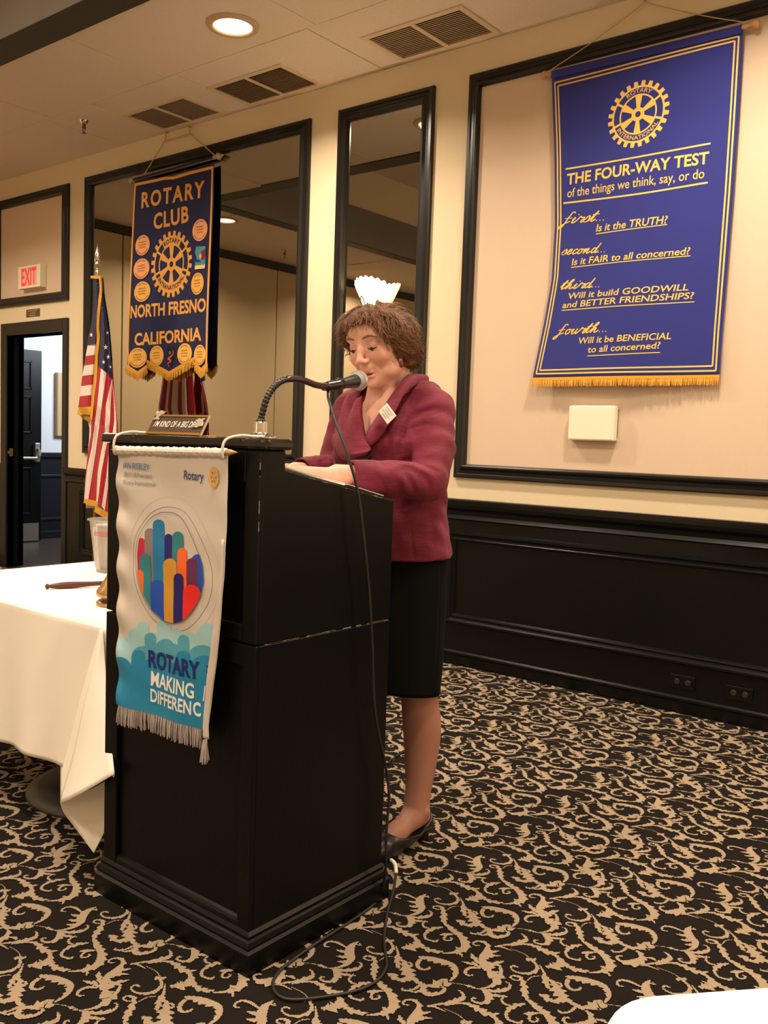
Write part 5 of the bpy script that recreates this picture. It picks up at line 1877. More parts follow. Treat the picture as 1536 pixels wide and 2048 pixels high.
Layer().put(ribbon(gold[:, :2], gold[:, 2] * 1.15)).build('gold_fringe', FRINGE, t, flagpt(0.012), 0.0, maxlen=12, solid=0.004)
fpoly('gold_fringe', [(57, 1210), (152, 1205), (146, 1255), (140, 1262), (100, 1258), (50, 1262)], FRINGE, 0.004)
fpoly('gold_fringe', [(50, 1250), (84, 1285), (142, 1318), (143, 1255), (90, 1252)], mat('fringe_back', (186, 140, 70), 0.8), -0.02)
fpoly('gold_fringe', [(97, 1832), (186, 1852), (188, 1895), (140, 1878), (94, 1864)], FRINGE, 0.010)
fpoly('gold_fringe', [(172, 1880), (240, 1915), (318, 1950), (318, 1990), (240, 1968), (168, 1925)], FRINGE, 0.006)
fpoly('gold_fringe', [(142, 312), (212, 312), (216, 335), (142, 330)], FRINGE, 0.010)


# the hidden back of the folds, seen only in the mirror
def back(u, v):
    y_ = 322 + (1900 - 322) * v
    lo_ = float(np.interp(y_, [q[0] for q in SPL], [q[1] for q in SPL]))
    hi_ = float(np.interp(y_, [q[0] for q in SPL], [q[2] for q in SPL]))
    p = hit(*U5(lo_ + (hi_ - lo_) * u, y_), y=FY)
    d = (hi_ - lo_) / 200.0 * 0.035
    return (p[0], FY + 0.016 + d * math.sin(math.pi * u) ** 0.7 + 0.010 * math.sin(u * 17) * d / 0.04, p[2])


for q in range(8):
    m = MB().grid(lambda u, v: back((q + u) / 8, 0.36 + 0.64 * v), 4, 24)
    m.build('stripe', FW if q % 2 == 0 else FR, t, smooth=True, solid=0.0015)
MB().grid(lambda u, v: back(u, 0.36 * v), 24, 12).build('canton', FB, t, smooth=True, solid=0.0015)
# ------------------------------------------------------------------ implicit surfaces, meshed with surface nets
def axis_pts(*segs):
    """(start, stop, step) segments joined into one graded axis."""
    out_ = []
    for a, b, h in segs:
        n_ = max(1, int(round((b - a) / h)))
        q = np.linspace(a, b, n_ + 1)
        out_.append(q if not out_ else q[1:])
    return np.concatenate(out_).astype(np.float32)


class Field:
    def __init__(s, xs, ys, zs):
        s.xs, s.ys, s.zs = xs, ys, zs
        s.F = np.full((len(xs), len(ys), len(zs)), 0.08, np.float32)

    def _sub(s, lo, hi):
        r_ = []
        for a, l_, h in ((s.xs, lo[0], hi[0]), (s.ys, lo[1], hi[1]), (s.zs, lo[2], hi[2])):
            i, j = np.searchsorted(a, l_), np.searchsorted(a, h)
            r_.append((max(0, i - 1), min(len(a), j + 1)))
        return r_

    def op(s, fn, lo, hi, k=0.01, mode='u', pad=0.03):
        lo, hi = np.array(lo, float) - pad, np.array(hi, float) + pad
        (a, b), (c, d), (e, f_) = s._sub(lo, hi)
        if a >= b or c >= d or e >= f_:
            return s
        X, Y, Z = s.xs[a:b, None, None], s.ys[None, c:d, None], s.zs[None, None, e:f_]
        D = np.broadcast_to(fn(X, Y, Z), (b - a, d - c, f_ - e)).astype(np.float32)
        G = s.F[a:b, c:d, e:f_]
        if mode == 'u':
            h = np.clip(0.5 + 0.5 * (G - D) / k, 0, 1)
            s.F[a:b, c:d, e:f_] = G * (1 - h) + D * h - k * h * (1 - h)
        elif mode == 's':
            D = -D
            h = np.clip(0.5 - 0.5 * (G - D) / k, 0, 1)
            s.F[a:b, c:d, e:f_] = G * (1 - h) + D * h + k * h * (1 - h)
        elif mode == 'add':
            s.F[a:b, c:d, e:f_] = G + D
        return s

    def cap(s, p, q, r0, r1=None, k=0.01, mode='u'):
        r1 = r0 if r1 is None else r1
        p, q = np.array(p, float), np.array(q, float)
        R_ = max(r0, r1)

        def fn(X, Y, Z):
            v = q - p
            t_ = np.clip(((X - p[0]) * v[0] + (Y - p[1]) * v[1] + (Z - p[2]) * v[2]) / (v @ v + 1e-12), 0, 1)
            return np.sqrt((X - p[0] - t_ * v[0]) ** 2 + (Y - p[1] - t_ * v[1]) ** 2 + (Z - p[2] - t_ * v[2]) ** 2) - (r0 + (r1 - r0) * t_)
        return s.op(fn, np.minimum(p, q) - R_, np.maximum(p, q) + R_, k, mode, pad=0.012 + k)

    def chain(s, pts, rs, k=0.01, mode='u'):
        for i in range(len(pts) - 1):
            s.cap(pts[i], pts[i + 1], rs[i], rs[i + 1], k, mode)
        return s

    def ell(s, c, r, R=None, k=0.01, mode='u'):
        """Ellipsoid; R's columns are its axes in the world."""
        c, r = np.array(c, float), np.array(r, float)

        def fn(X, Y, Z):
            dx, dy, dz = X - c[0], Y - c[1], Z - c[2]
            if R is not None:
                q = [R[0, i] * dx + R[1, i] * dy + R[2, i] * dz for i in range(3)]
            else:
                q = [dx, dy, dz]
            k0 = np.sqrt((q[0] / r[0]) ** 2 + (q[1] / r[1]) ** 2 + (q[2] / r[2]) ** 2)
            k1 = np.sqrt((q[0] / r[0] ** 2) ** 2 + (q[1] / r[1] ** 2) ** 2 + (q[2] / r[2] ** 2) ** 2) + 1e-9
            return k0 * (k0 - 1.0) / k1
        m_ = r.max()
        return s.op(fn, c - m_, c + m_, k, mode, pad=0.012 + k)

    def loft(s, secs, k=0.01, mode='u', power=2.0):
        """secs: (z, cx, cy, half width, half depth) stacked level sections."""
        S = np.array(secs, float)
        S = S[np.argsort(S[:, 0])]

        def fn(X, Y, Z):
            z = Z.ravel()
            zz = np.clip(z, S[0, 0], S[-1, 0])
            cs = [np.interp(zz, S[:, 0], S[:, i])[None, None, :] for i in range(1, 5)]
            cx, cy, a, b = cs
            e = (np.abs((X - cx) / a) ** power + np.abs((Y - cy) / b) ** power) ** (1 / power)
            d = (e - 1) * np.minimum(a, b)
            over = np.maximum(S[0, 0] - Z, Z - S[-1, 0])
            return np.maximum(d, over)
        lo = (S[:, 1].min() - S[:, 3].max(), S[:, 2].min() - S[:, 4].max(), S[0, 0])
        hi = (S[:, 1].max() + S[:, 3].max(), S[:, 2].max() + S[:, 4].max(), S[-1, 0])
        return s.op(fn, lo, hi, k, mode, pad=0.02 + k)

    def mesh(s):
        F = s.F
        ins = F < 0
        nx, ny, nz = F.shape
        cnt = np.zeros((nx - 1, ny - 1, nz - 1), np.uint8)
        for i in (0, 1):
            for j in (0, 1):
                for k in (0, 1):
                    cnt += ins[i:nx - 1 + i, j:ny - 1 + j, k:nz - 1 + k]
        act = np.argwhere((cnt > 0) & (cnt < 8))
        idx = np.full(cnt.shape, -1, np.int32)
        idx[act[:, 0], act[:, 1], act[:, 2]] = np.arange(len(act))
        co = {}
        for i in (0, 1):
            for j in (0, 1):
                for k in (0, 1):
                    co[(i, j, k)] = F[act[:, 0] + i, act[:, 1] + j, act[:, 2] + k]
        P = np.zeros((len(act), 3))
        N = np.zeros(len(act))
        ks = list(co)
        for a in ks:
            for ax_ in range(3):
                if a[ax_] == 0:
                    b = list(a)
                    b[ax_] = 1
                    b = tuple(b)
                    fa, fb = co[a], co[b]
                    cr = (fa < 0) != (fb < 0)
                    t_ = np.where(cr, fa / np.where(fa == fb, 1, fa - fb), 0)
                    for q in range(3):
                        P[:, q] += np.where(cr, (t_ if q == ax_ else a[q]), 0)
                    N += cr
        P /= N[:, None]
        V = np.zeros_like(P)
        for q, A in enumerate((s.xs, s.ys, s.zs)):
            i = act[:, q]
            V[:, q] = A[i] + (A[i + 1] - A[i]) * P[:, q]
        faces = []
        # x edges
        for ax_ in range(3):
            sl0 = [slice(1, -1)] * 3
            a = [slice(1, -1)] * 3
            a[ax_] = slice(0, -1)
            b = [slice(1, -1)] * 3
            b[ax_] = slice(1, None)
            A, B = ins[tuple(a)], ins[tuple(b)]
            E = np.argwhere(A != B)
            sa = A[E[:, 0], E[:, 1], E[:, 2]]
            E = E + 1
            E[:, ax_] -= 1
            o1, o2 = [(1, 2), (2, 0), (0, 1)][ax_]
            c = []
            for d1, d2 in ((-1, -1), (0, -1), (0, 0), (-1, 0)):
                q = E.copy()
                q[:, o1] += d1
                q[:, o2] += d2
                c.append(idx[q[:, 0], q[:, 1], q[:, 2]])
            Q = np.stack(c, 1)
            Q[~sa] = Q[~sa][:, ::-1]
            faces.append(Q)
        Q = np.vstack(faces)
        Q = Q[(Q >= 0).all(1)]
        return V, Q


def smooth_verts(V, Q, it=1, lam=0.5, fixed=None):
    for _ in range(it):
        acc = np.zeros_like(V)
        n_ = np.zeros(len(V))
        for a, b in ((0, 1), (1, 2), (2, 3), (3, 0)):
            np.add.at(acc, Q[:, a], V[Q[:, b]])
            np.add.at(acc, Q[:, b], V[Q[:, a]])
            np.add.at(n_, Q[:, a], 1)
            np.add.at(n_, Q[:, b], 1)
        V = V + lam * (acc / np.maximum(n_, 1)[:, None] - V)
    return V


def mesh_obj(name, V, Q, m_, parent=None, colors=None, smooth=True, kind=None):
    me_ = bpy.data.meshes.new(name)
    me_.vertices.add(len(V))
    me_.vertices.foreach_set('co', np.asarray(V, np.float32).ravel())
    me_.loops.add(Q.size)
    me_.loops.foreach_set('vertex_index', np.asarray(Q, np.int32).ravel())
    me_.polygons.add(len(Q))
    me_.polygons.foreach_set('loop_start', np.arange(0, Q.size, Q.shape[1], dtype=np.int32))
    me_.update(calc_edges=True)
    if smooth:
        me_.polygons.foreach_set('use_smooth', [True] * len(Q))
    me_.validate()
    me_.materials.append(m_)
    if colors is not None:
        at = me_.color_attributes.new('tint', 'FLOAT_COLOR', 'POINT')
        at.data.foreach_set('color', np.column_stack([colors, np.ones(len(V))]).astype(np.float32).ravel())
    o_ = bpy.data.objects.new(name, me_)
    COL.objects.link(o_)
    if parent is not None:
        o_.parent = parent
        o_.matrix_parent_inverse = parent.matrix_basis.inverted()
    if kind:
        o_['kind'] = kind
    return o_


def rot(ax_, deg):
    c, s = math.cos(math.radians(deg)), math.sin(math.radians(deg))
    if ax_ == 'x':
        return np.array([[1, 0, 0], [0, c, -s], [0, s, c]])
    if ax_ == 'y':
        return np.array([[c, 0, s], [0, 1, 0], [-s, 0, c]])
    return np.array([[c, -s, 0], [s, c, 0], [0, 0, 1]])


# ------------------------------------------------------------------ the woman at the lectern (she faces -y)
wom = thing('person', 'woman in a raspberry jacket and black skirt reading at the lectern', 'person', (-1.68, 2.14, 0))
HC = np.array((-1.688, 2.048, 1.484))
RH = rot('z', 2.0) @ rot('y', -4.5) @ rot('x', 19.0)


def HL(x, y, z):
    """Head coordinates (x to her left, -y out of the face, z up) to the world."""
    return HC + RH @ np.array((x, y, z), float)


LSH, LEL, LCU, LWR = np.array((-1.537, 2.118, 1.300)), np.array((-1.476, 2.012, 1.106)), np.array((-1.572, 1.800, 1.121)), np.array((-1.590, 1.772, 1.121))
RSH, REL, RCU, RWR = np.array((-1.848, 2.122, 1.300)), np.array((-1.885, 2.085, 1.105)), np.array((-1.835, 1.885, 1.118)), np.array((-1.828, 1.862, 1.117))

from mathutils.bvhtree import BVHTree
B = Field(axis_pts((-2.02, -1.80, 0.0045), (-1.80, -1.57, 0.0024), (-1.57, -1.36, 0.0045)), axis_pts((1.64, 1.90, 0.0036), (1.90, 2.16, 0.0024), (2.16, 2.34, 0.0045)),
          axis_pts((-0.012, 1.06, 0.0055), (1.06, 1.15, 0.0030), (1.15, 1.32, 0.005), (1.32, 1.64, 0.0024)))
# legs and feet
for sx, yo in ((-1.600, 0.0), (-1.805, -0.035)):
    lg = spline([(sx + (0.012 if sx < -1.69 else -0.012), 2.140 + yo, 0.86, 0.070), (sx, 2.160 + yo, 0.62, 0.060), (sx, 2.176 + yo, 0.475, 0.0505), (sx, 2.196 + yo, 0.385, 0.0525), (sx, 2.203 + yo, 0.325, 0.0505), (sx, 2.201 + yo, 0.24, 0.0425), (sx, 2.194 + yo, 0.17, 0.0345), (sx, 2.188 + yo, 0.125, 0.0325), (sx, 2.188 + yo, 0.095, 0.033)], 40)
    B.chain([q[:3] for q in lg], [q[3] for q in lg], 0.012)
    B.chain([(sx, 2.215 + yo, 0.075), (sx, 2.165 + yo, 0.085), (sx - 0.004, 2.10 + yo, 0.060), (sx - 0.008, 2.035 + yo, 0.034), (sx - 0.01, 1.985 + yo, 0.026)], [0.027, 0.032, 0.030, 0.026, 0.018], 0.015)
    B.ell((sx - 0.033, 2.192 + yo, 0.112), (0.010, 0.013, 0.013), None, 0.012)
    B.ell((sx + 0.033, 2.192 + yo, 0.105), (0.010, 0.013, 0.013), None, 0.012)
# trunk, kept under the clothes
BODY = [(0.80, -1.684, 2.145, 0.150, 0.105), (0.90, -1.684, 2.140, 0.150, 0.105), (1.03, -1.684, 2.145, 0.145, 0.100), (1.12, -1.684, 2.125, 0.150, 0.105), (1.20, -1.684, 2.115, 0.155, 0.112), (1.28, -1.684, 2.122, 0.155, 0.090), (1.335, -1.684, 2.125, 0.110, 0.065)]
B.loft(BODY, 0.03)
B.ell((-1.625, 2.035, 1.195), (0.05, 0.035, 0.05), None, 0.02)
B.ell((-1.745, 2.035, 1.195), (0.05, 0.035, 0.05), None, 0.02)
B.ell((-1.684, 2.075, 1.275), (0.085, 0.052, 0.075), None, 0.025)
for sh, el, wr in ((LSH, LEL, LWR), (RSH, REL, RWR)):
    B.chain([sh, el, el * 0.6 + wr * 0.4, wr], [0.040, 0.030, 0.029, 0.0250], 0.02)
# neck
B.chain([(-1.684, 2.125, 1.30), HL(0, 0.030, -0.045)], [0.056, 0.053], 0.03)
B.cap((-1.655, 2.045, 1.315), HL(0.035, 0.0, -0.055), 0.012, 0.012, 0.022)
B.cap((-1.715, 2.045, 1.315), HL(-0.035, 0.0, -0.055), 0.012, 0.012, 0.022)


def he(c, r, k=0.01, mode='u', R=None):
    B.ell(HL(*c), r, RH if R is None else RH @ R, k, mode)


def hc(a, b, r0, r1=None, k=0.01, mode='u'):
    B.cap(HL(*a), HL(*b), r0, r1, k, mode)


he((0, 0.010, 0.028), (0.070, 0.083, 0.070), 0.01)
he((0, -0.030, 0.010), (0.064, 0.062, 0.075), 0.02)
he((0, -0.030, -0.045), (0.056, 0.056, 0.058), 0.02)
he((0, -0.058, -0.088), (0.031, 0.026, 0.022), 0.022)        # chin
he((0, -0.080, -0.096), (0.014, 0.010, 0.011), 0.012)
for s in (-1, 1):
    he((s * 0.040, -0.056, -0.022), (0.026, 0.026, 0.024), 0.02)      # cheeks
    he((s * 0.044, -0.030, -0.068), (0.020, 0.034, 0.022), 0.02)      # jowls
    he((s * 0.033, -0.072, 0.036), (0.024, 0.012, 0.009), 0.014)      # brow ridge
he((0, -0.060, 0.050), (0.050, 0.030, 0.034), 0.02)
for s in (-1, 1):
    he((s * 0.0325, -0.0985, 0.014), (0.017, 0.017, 0.0115), 0.010, 's')  # sockets
    he((s * 0.0325, -0.0735, 0.012), (0.0150, 0.0150, 0.0135), 0.003)     # lids over the eyeballs
    hc((s * 0.020, -0.0845, 0.0015), (s * 0.044, -0.0785, 0.0015), 0.0030, 0.0030, 0.004)  # lower lids
hc((0, -0.079, 0.028), (0, -0.094, 0.004), 0.0085, 0.0088, 0.009)
hc((0, -0.094, 0.004), (0, -0.1065, -0.021), 0.0082, 0.0098, 0.007)
he((0, -0.1060, -0.0245), (0.0100, 0.0095, 0.0085), 0.006)
for s in (-1, 1):
    he((s * 0.0125, -0.0985, -0.0275), (0.0082, 0.0105, 0.0075), 0.005)
    he((s * 0.0070, -0.1030, -0.0350), (0.0036, 0.0050, 0.0032), 0.003, 's')
    hc((s * 0.024, -0.086, -0.030), (s * 0.036, -0.070, -0.060), 0.0012, 0.0012, 0.009, 's')   # smile folds
he((0, -0.0865, -0.0485), (0.020, 0.009, 0.011), 0.010)
hc((-0.017, -0.0855, -0.0600), (0, -0.0925, -0.0580), 0.0042, 0.0054, 0.004)
hc((0.017, -0.0855, -0.0600), (0, -0.0925, -0.0580), 0.0042, 0.0054, 0.004)
hc((-0.014, -0.0840, -0.0730), (0.014, -0.0840, -0.0730), 0.0054, 0.0054, 0.004)
he((0, -0.0890, -0.0735), (0.010, 0.0055, 0.0055), 0.005)
he((0, -0.0905, -0.0660), (0.0175, 0.014, 0.0036), 0.002, 's')           # open mouth
for s in (-1, 1):
    he((s * 0.072, 0.018, -0.004), (0.007, 0.017, 0.027), 0.006)
    he((s * 0.071, 0.008, -0.030), (0.006, 0.008, 0.009), 0.006)


# hands: palm, four unequal fingers with knuckles, thumb from the side of the palm
def hand(w, fwd_, out_, up_, curl, lens=(0.066, 0.073, 0.067, 0.052)):
    fwd_, out_, up_ = [np.array(q, float) / np.linalg.norm(q) for q in (fwd_, out_, up_)]
    w = np.array(w, float)
    base = w + fwd_ * 0.075
    for i in range(4):
        o_ = 0.027 - 0.018 * i
        B.cap(w + fwd_ * 0.006 + out_ * o_ * 0.55, base + out_ * o_, 0.0135, 0.0105, 0.008)
    for i in range(4):
        o_ = 0.027 - 0.0185 * i
        p = base + out_ * o_ + up_ * 0.002
        l_ = lens[i]
        d = fwd_ + out_ * (0.10 - 0.07 * i) + up_ * 0.05
        d /= np.linalg.norm(d)
        rad_ = [0.0092, 0.0086, 0.0080, 0.0066]
        pts_ = [p]
        a_ = 0.0
        for j, fr in enumerate((0.45, 0.30, 0.25)):
            a_ += curl[j]
            dd = d * math.cos(a_) - up_ * math.sin(a_)
            pts_.append(pts_[-1] + dd * l_ * fr)
        B.chain(pts_, rad_, 0.0018)
    tp_ = [w + fwd_ * 0.022 + out_ * 0.020, w + fwd_ * 0.048 + out_ * 0.044 - up_ * 0.003, w + fwd_ * 0.074 + out_ * 0.052 - up_ * 0.004, w + fwd_ * 0.094 + out_ * 0.050 - up_ * 0.007]
    B.chain(tp_, [0.0145, 0.0115, 0.0098, 0.0072], 0.006)


nb = np.array((0, 0.2005, 1.0)) / np.linalg.norm((0, 0.2005, 1.0))
hand(LWR + np.array((-0.006, -0.010, 0.0)), (-0.84, -0.54, 0.075), (-0.54, 0.84, -0.10), nb, (0.18, 0.30, 0.22))
hand(RWR + np.array((0.002, -0.008, 0.002)), (0.40, -0.90, 0.14), (0.90, 0.40, -0.05), nb, (0.22, 0.35, 0.25))
V, Q = B.mesh()
V = smooth_verts(V, Q, 1, 0.35)
# skin tones
SKIN = np.array(lin((224, 172, 151)))
HOSE = np.array(lin((164, 116, 99)))
C = np.tile(SKIN, (len(V), 1))
C[V[:, 2] < 0.9] = HOSE
L = (V - HC) @ RH


def tint(c, r, rgb, a):
    d = np.sqrt((((L - np.array(c)) / np.array(r)) ** 2).sum(1))
    w_ = a * np.clip(1.6 * (1 - d), 0, 1)
    C[:] = C * (1 - w_[:, None]) + np.array(lin(rgb)) * w_[:, None]


for s in (-1, 1):
    tint((s * 0.044, -0.070, -0.030), (0.030, 0.045, 0.030), (212, 136, 116), 0.38)
    tint((s * 0.0325, -0.088, 0.016), (0.020, 0.022, 0.014), (190, 138, 122), 0.5)
    tint((s * 0.007, -0.103, -0.036), (0.0045, 0.006, 0.004), (92, 48, 38), 0.8)
tint((0, -0.0905, -0.0575), (0.020, 0.014, 0.0062), (176, 78, 76), 0.9)
tint((0, -0.0870, -0.0745), (0.018, 0.014, 0.0066), (186, 86, 84), 0.9)
tint((0, -0.0860, -0.0662), (0.019, 0.0095, 0.0046), (58, 22, 22), 1.0)
tint((0, -0.110, -0.026), (0.014, 0.014, 0.012), (222, 150, 124), 0.4)
SKINM = mat('skin', (226, 172, 146), 0.5, attr='tint', spec=0.35, bump=0.05, bscale=700)
mesh_obj('body', V, Q, SKINM, wom, C)

# face details as parts
from mathutils.bvhtree import BVHTree
BB = BVHTree.FromPolygons([tuple(p) for p in V], [tuple(q) for q in Q])


def snap(x, z, off=0.0002):
    """The point of the face in front of head coordinates (x, z)."""
    a, d = HL(x, -0.2, z), RH @ np.array((0, 1.0, 0))
    h = BB.ray_cast(Vector(a), Vector(d))
    return np.array(h[0]) - d * off


EYEW = mat('eye_dark', (46, 28, 20), 0.25)
BROW = mat('brow_brown', (128, 88, 62), 0.8)
for s in (-1, 1):
    m = MB()
    pts = [snap(s * 0.0205, 0.0062), snap(s * 0.027, 0.0030), snap(s * 0.034, 0.0020), snap(s * 0.041, 0.0034), snap(s * 0.0465, 0.0050)]
    m.tube(spline(pts, 14), [0.0010 + 0.0010 * math.sin(math.pi * i / 13) for i in range(14)], 8)
    m.build('lashes', mat('lash_brown', (52, 34, 26), 0.7), wom, smooth=True)
    m = MB()
    m.lathe([(0.0, 0.0011), (0.0045, 0.0008), (0.0062, 0.0)], 16, snap(s * 0.0325, 0.0022), RH @ np.array((0, -1, -0.15)))
    m.build('eye', EYEW, wom, smooth=True)
    pts = [snap(s * 0.014, 0.0335), snap(s * 0.024, 0.0375), snap(s * 0.036, 0.0395), snap(s * 0.046, 0.0360), snap(s * 0.052, 0.0315)]
    m = MB().tube(spline(pts, 16), [0.0014 + 0.0018 * math.sin(math.pi * min(1, i / 12)) for i in range(16)], 8)
    m.build('eyebrow', BROW, wom, smooth=True)
e_ = HL(0.078, -0.028, -0.048)
MB().lathe([(0.0, 0.004), (0.004, 0.003), (0.0055, 0.0), (0.004, -0.003), (0.0, -0.004)], 14, e_, RH @ np.array((1, -0.4, 0))).build('earring', mat('pink_stone', (190, 110, 160), 0.15, metal=0.3), wom, smooth=True)

# ------------------------------------------------------------------ hair
H = Field(axis_pts((HC[0] - 0.15, HC[0] + 0.16, 0.0028)), axis_pts((HC[1] - 0.16, HC[1] + 0.19, 0.0028)), axis_pts((HC[2] - 0.14, HC[2] + 0.16, 0.0028)))


def hh(c, r, k=0.012, mode='u'):
    H.ell(HL(*c), r, RH, k, mode)


hh((0, 0.012, 0.032), (0.088, 0.088, 0.072))
hh((0, -0.042, 0.074), (0.074, 0.054, 0.038), 0.02)
for s in (-1, 1):
    hh((s * 0.064, 0.016, 0.010), (0.031, 0.054, 0.056), 0.02)
    hh((s * 0.058, 0.036, -0.040), (0.029, 0.036, 0.038), 0.02)
    hh((s * 0.072, -0.030, 0.052), (0.024, 0.036, 0.040), 0.02)
hh((0, 0.046, -0.015), (0.074, 0.038, 0.064), 0.02)
hh((0.020, 0.058, -0.056), (0.056, 0.030, 0.032), 0.02)
# curls
rl = np.random.RandomState(12)
for i in range(110):
    d_ = rl.normal(size=3)
    d_ /= np.linalg.norm(d_)
    if d_[1] < -0.35 and d_[2] < 0.75:
        continue
    if d_[2] < -0.75:
        continue
    c_ = np.array((0, 0.020, 0.010)) + d_ * np.array((0.080, 0.074, 0.082)) * rl.uniform(0.93, 1.03)
    R_ = rot('z', rl.uniform(0, 360)) @ rot('x', rl.uniform(-60, 60))
    H.ell(HL(*c_), (0.010, 0.011, 0.026), RH @ R_, 0.006)
# leave the face free
hh((0.004, -0.112, -0.030), (0.066, 0.080, 0.092), 0.008, 's')
hh((0.004, -0.100, 0.036), (0.060, 0.042, 0.042), 0.010, 's')
hh((0.0, -0.05, -0.10), (0.060, 0.085, 0.06), 0.01, 's')
hh((0.0, 0.02, 0.0), (0.055, 0.05, 0.06), 0.01, 's')


def waves_(X, Y, Z):
    dx, dy, dz = X - HC[0], Y - HC[1], Z - HC[2]
    x = RH[0, 0] * dx + RH[1, 0] * dy + RH[2, 0] * dz
    y = RH[0, 1] * dx + RH[1, 1] * dy + RH[2, 1] * dz
    z = RH[0, 2] * dx + RH[1, 2] * dy + RH[2, 2] * dz
    a = np.arctan2(x, y + 0.02)
    w1 = np.sin(a * 17 + z * 46 + 1.6 * np.sin(z * 62 + y * 30))
    w2 = np.sin(x * 120 + 1.5 * np.sin(y * 75) + z * 55)
    w3 = np.sin(y * 150 + x * 90 + 2 * np.sin(z * 80))
    w4 = np.sin(z * 95 + 2.2 * np.sin(a * 5.0) + x * 30)
    return 0.0036 * w1 + 0.0024 * w2 + 0.0012 * w3 + 0.0034 * w4


H.op(waves_, HC - 0.2, HC + 0.2, mode='add', pad=0)
V, Q = H.mesh()
LV = (V - HC) @ RH
HB = np.array(lin((108, 72, 46)))
g_ = 0.5 + 0.5 * np.sin(LV[:, 0] * 260 + LV[:, 2] * 150 + 2 * np.sin(LV[:, 1] * 120))
CH = HB[None, :] * (0.62 + 0.65 * g_[:, None])
HAIRM = mat('brown_hair', (112, 72, 46), 0.5, attr='tint', spec=0.4, bump=0.6, bscale=420, stretch=(1, 1, 0.35))
hair = mesh_obj('hair', V, Q, HAIRM, wom, CH)
# loose strands over the mass
nrm = np.zeros_like(V)
fn_ = np.cross(V[Q[:, 2]] - V[Q[:, 0]], V[Q[:, 3]] - V[Q[:, 1]])
for i in range(4):
    np.add.at(nrm, Q[:, i], fn_)
nrm /= np.linalg.norm(nrm, axis=1)[:, None] + 1e-9
rs = np.random.RandomState(5)
SV, SF, SCO = [], [], []
pick = rs.choice(len(V), 5200, replace=False)
for vi in pick:
    l0, n0 = LV[vi], RH.T @ nrm[vi]
    if np.linalg.norm(l0 - np.array((0, 0.02, 0.03))) < 0.075:
        continue
    if n0 @ (l0 - np.array((0, 0.03, 0.03))) < 0:
        continue
    # combed from the crown outwards, forward over the brow and back behind the ears
    f = np.array((l0[0] * 9 + rs.normal(0, 0.25), (-0.5 if l0[1] < 0.0 and l0[2] > 0.05 else 0.55) + rs.normal(0, 0.3), -0.75 + rs.normal(0, 0.25)))
    p = l0 + n0 * 0.0005
    L_ = rs.uniform(0.025, 0.062)
    wd = rs.uniform(0.0006, 0.0013)
    side_ = np.cross(n0, f)
    ph = rs.uniform(0, 6.28)
    pts_ = []
    for j in range(6):
        t_ = j / 5
        pts_.append(p.copy())
        nn_ = n0
        dirn = f - nn_ * (f @ nn_)
        dirn /= np.linalg.norm(dirn) + 1e-9
        sd = np.cross(nn_, dirn)
        c_ = np.array((0, 0.03, 0.03))
        rad_ = (p - c_)
        p = p + dirn * L_ / 5 + sd * 0.0045 * math.sin(ph + t_ * 5.5) + n0 * (0.0035 * math.sin(math.pi * t_) - 0.002 * t_)
        r2 = p - c_
        n0 = 0.6 * n0 + 0.4 * r2 / (np.linalg.norm(r2) + 1e-9)
        n0 /= np.linalg.norm(n0)
    P = np.array(pts_)
    if ((P[:, 1] < 0.03) & (P[:, 2] < -0.050)).any():
        continue
    if ((P[:, 1] < -0.06) & (P[:, 2] < 0.062) & (np.abs(P[:, 0]) < 0.055)).any() and rs.rand() > 0.10:
        continue
    sd = np.cross(n0, P[-1] - P[0])
    sd /= np.linalg.norm(sd) + 1e-9
    Wd = HC + P @ RH.T
    sdw = RH @ sd
    n_ = len(SV)
    for j in range(6):
        w_ = wd * (1 - 0.75 * abs(j / 5 - 0.4) * 1.4)
        SV += [Wd[j] - sdw * w_, Wd[j] + sdw * w_]
    SF += [(n_ + 2 * j, n_ + 2 * j + 1, n_ + 2 * j + 3, n_ + 2 * j + 2) for j in range(5)]
    tone = HB * rs.uniform(0.35, 1.9)
    SCO += [tone] * 12
mesh_obj('hair_strands', np.array(SV), np.array(SF), HAIRM, wom, np.array(SCO), kind='stuff')

# ------------------------------------------------------------------ skirt and shoes
SKM = mat('black_skirt', (9, 9, 9), 0.9, spec=0.15, bump=0.15, bscale=900)
SKS = [(0.470, -1.684, 2.145, 0.160, 0.124), (0.56, -1.684, 2.145, 0.166, 0.128), (0.68, -1.684, 2.142, 0.170, 0.130), (0.80, -1.684, 2.140, 0.172, 0.130), (0.90, -1.684, 2.138, 0.170, 0.126), (0.99, -1.684, 2.15, 0.168, 0.125)]
SA = np.array(SKS)


def skirt(u, v):
    z = 0.474 + (0.98 - 0.474) * v
    cx, cy, a, b = [np.interp(z, SA[:, 0], SA[:, i]) for i in range(1, 5)]
    q = 2 * math.pi * u
    w_ = 1 + 0.008 * math.sin(7 * q) * (1 - v) + 0.004 * math.sin(13 * q + 5 * v)
    z = z + 0.012 * math.sin(q) * -1 * (1 - v)
    return (cx + a * w_ * math.cos(q), cy + b * w_ * math.sin(q), z)


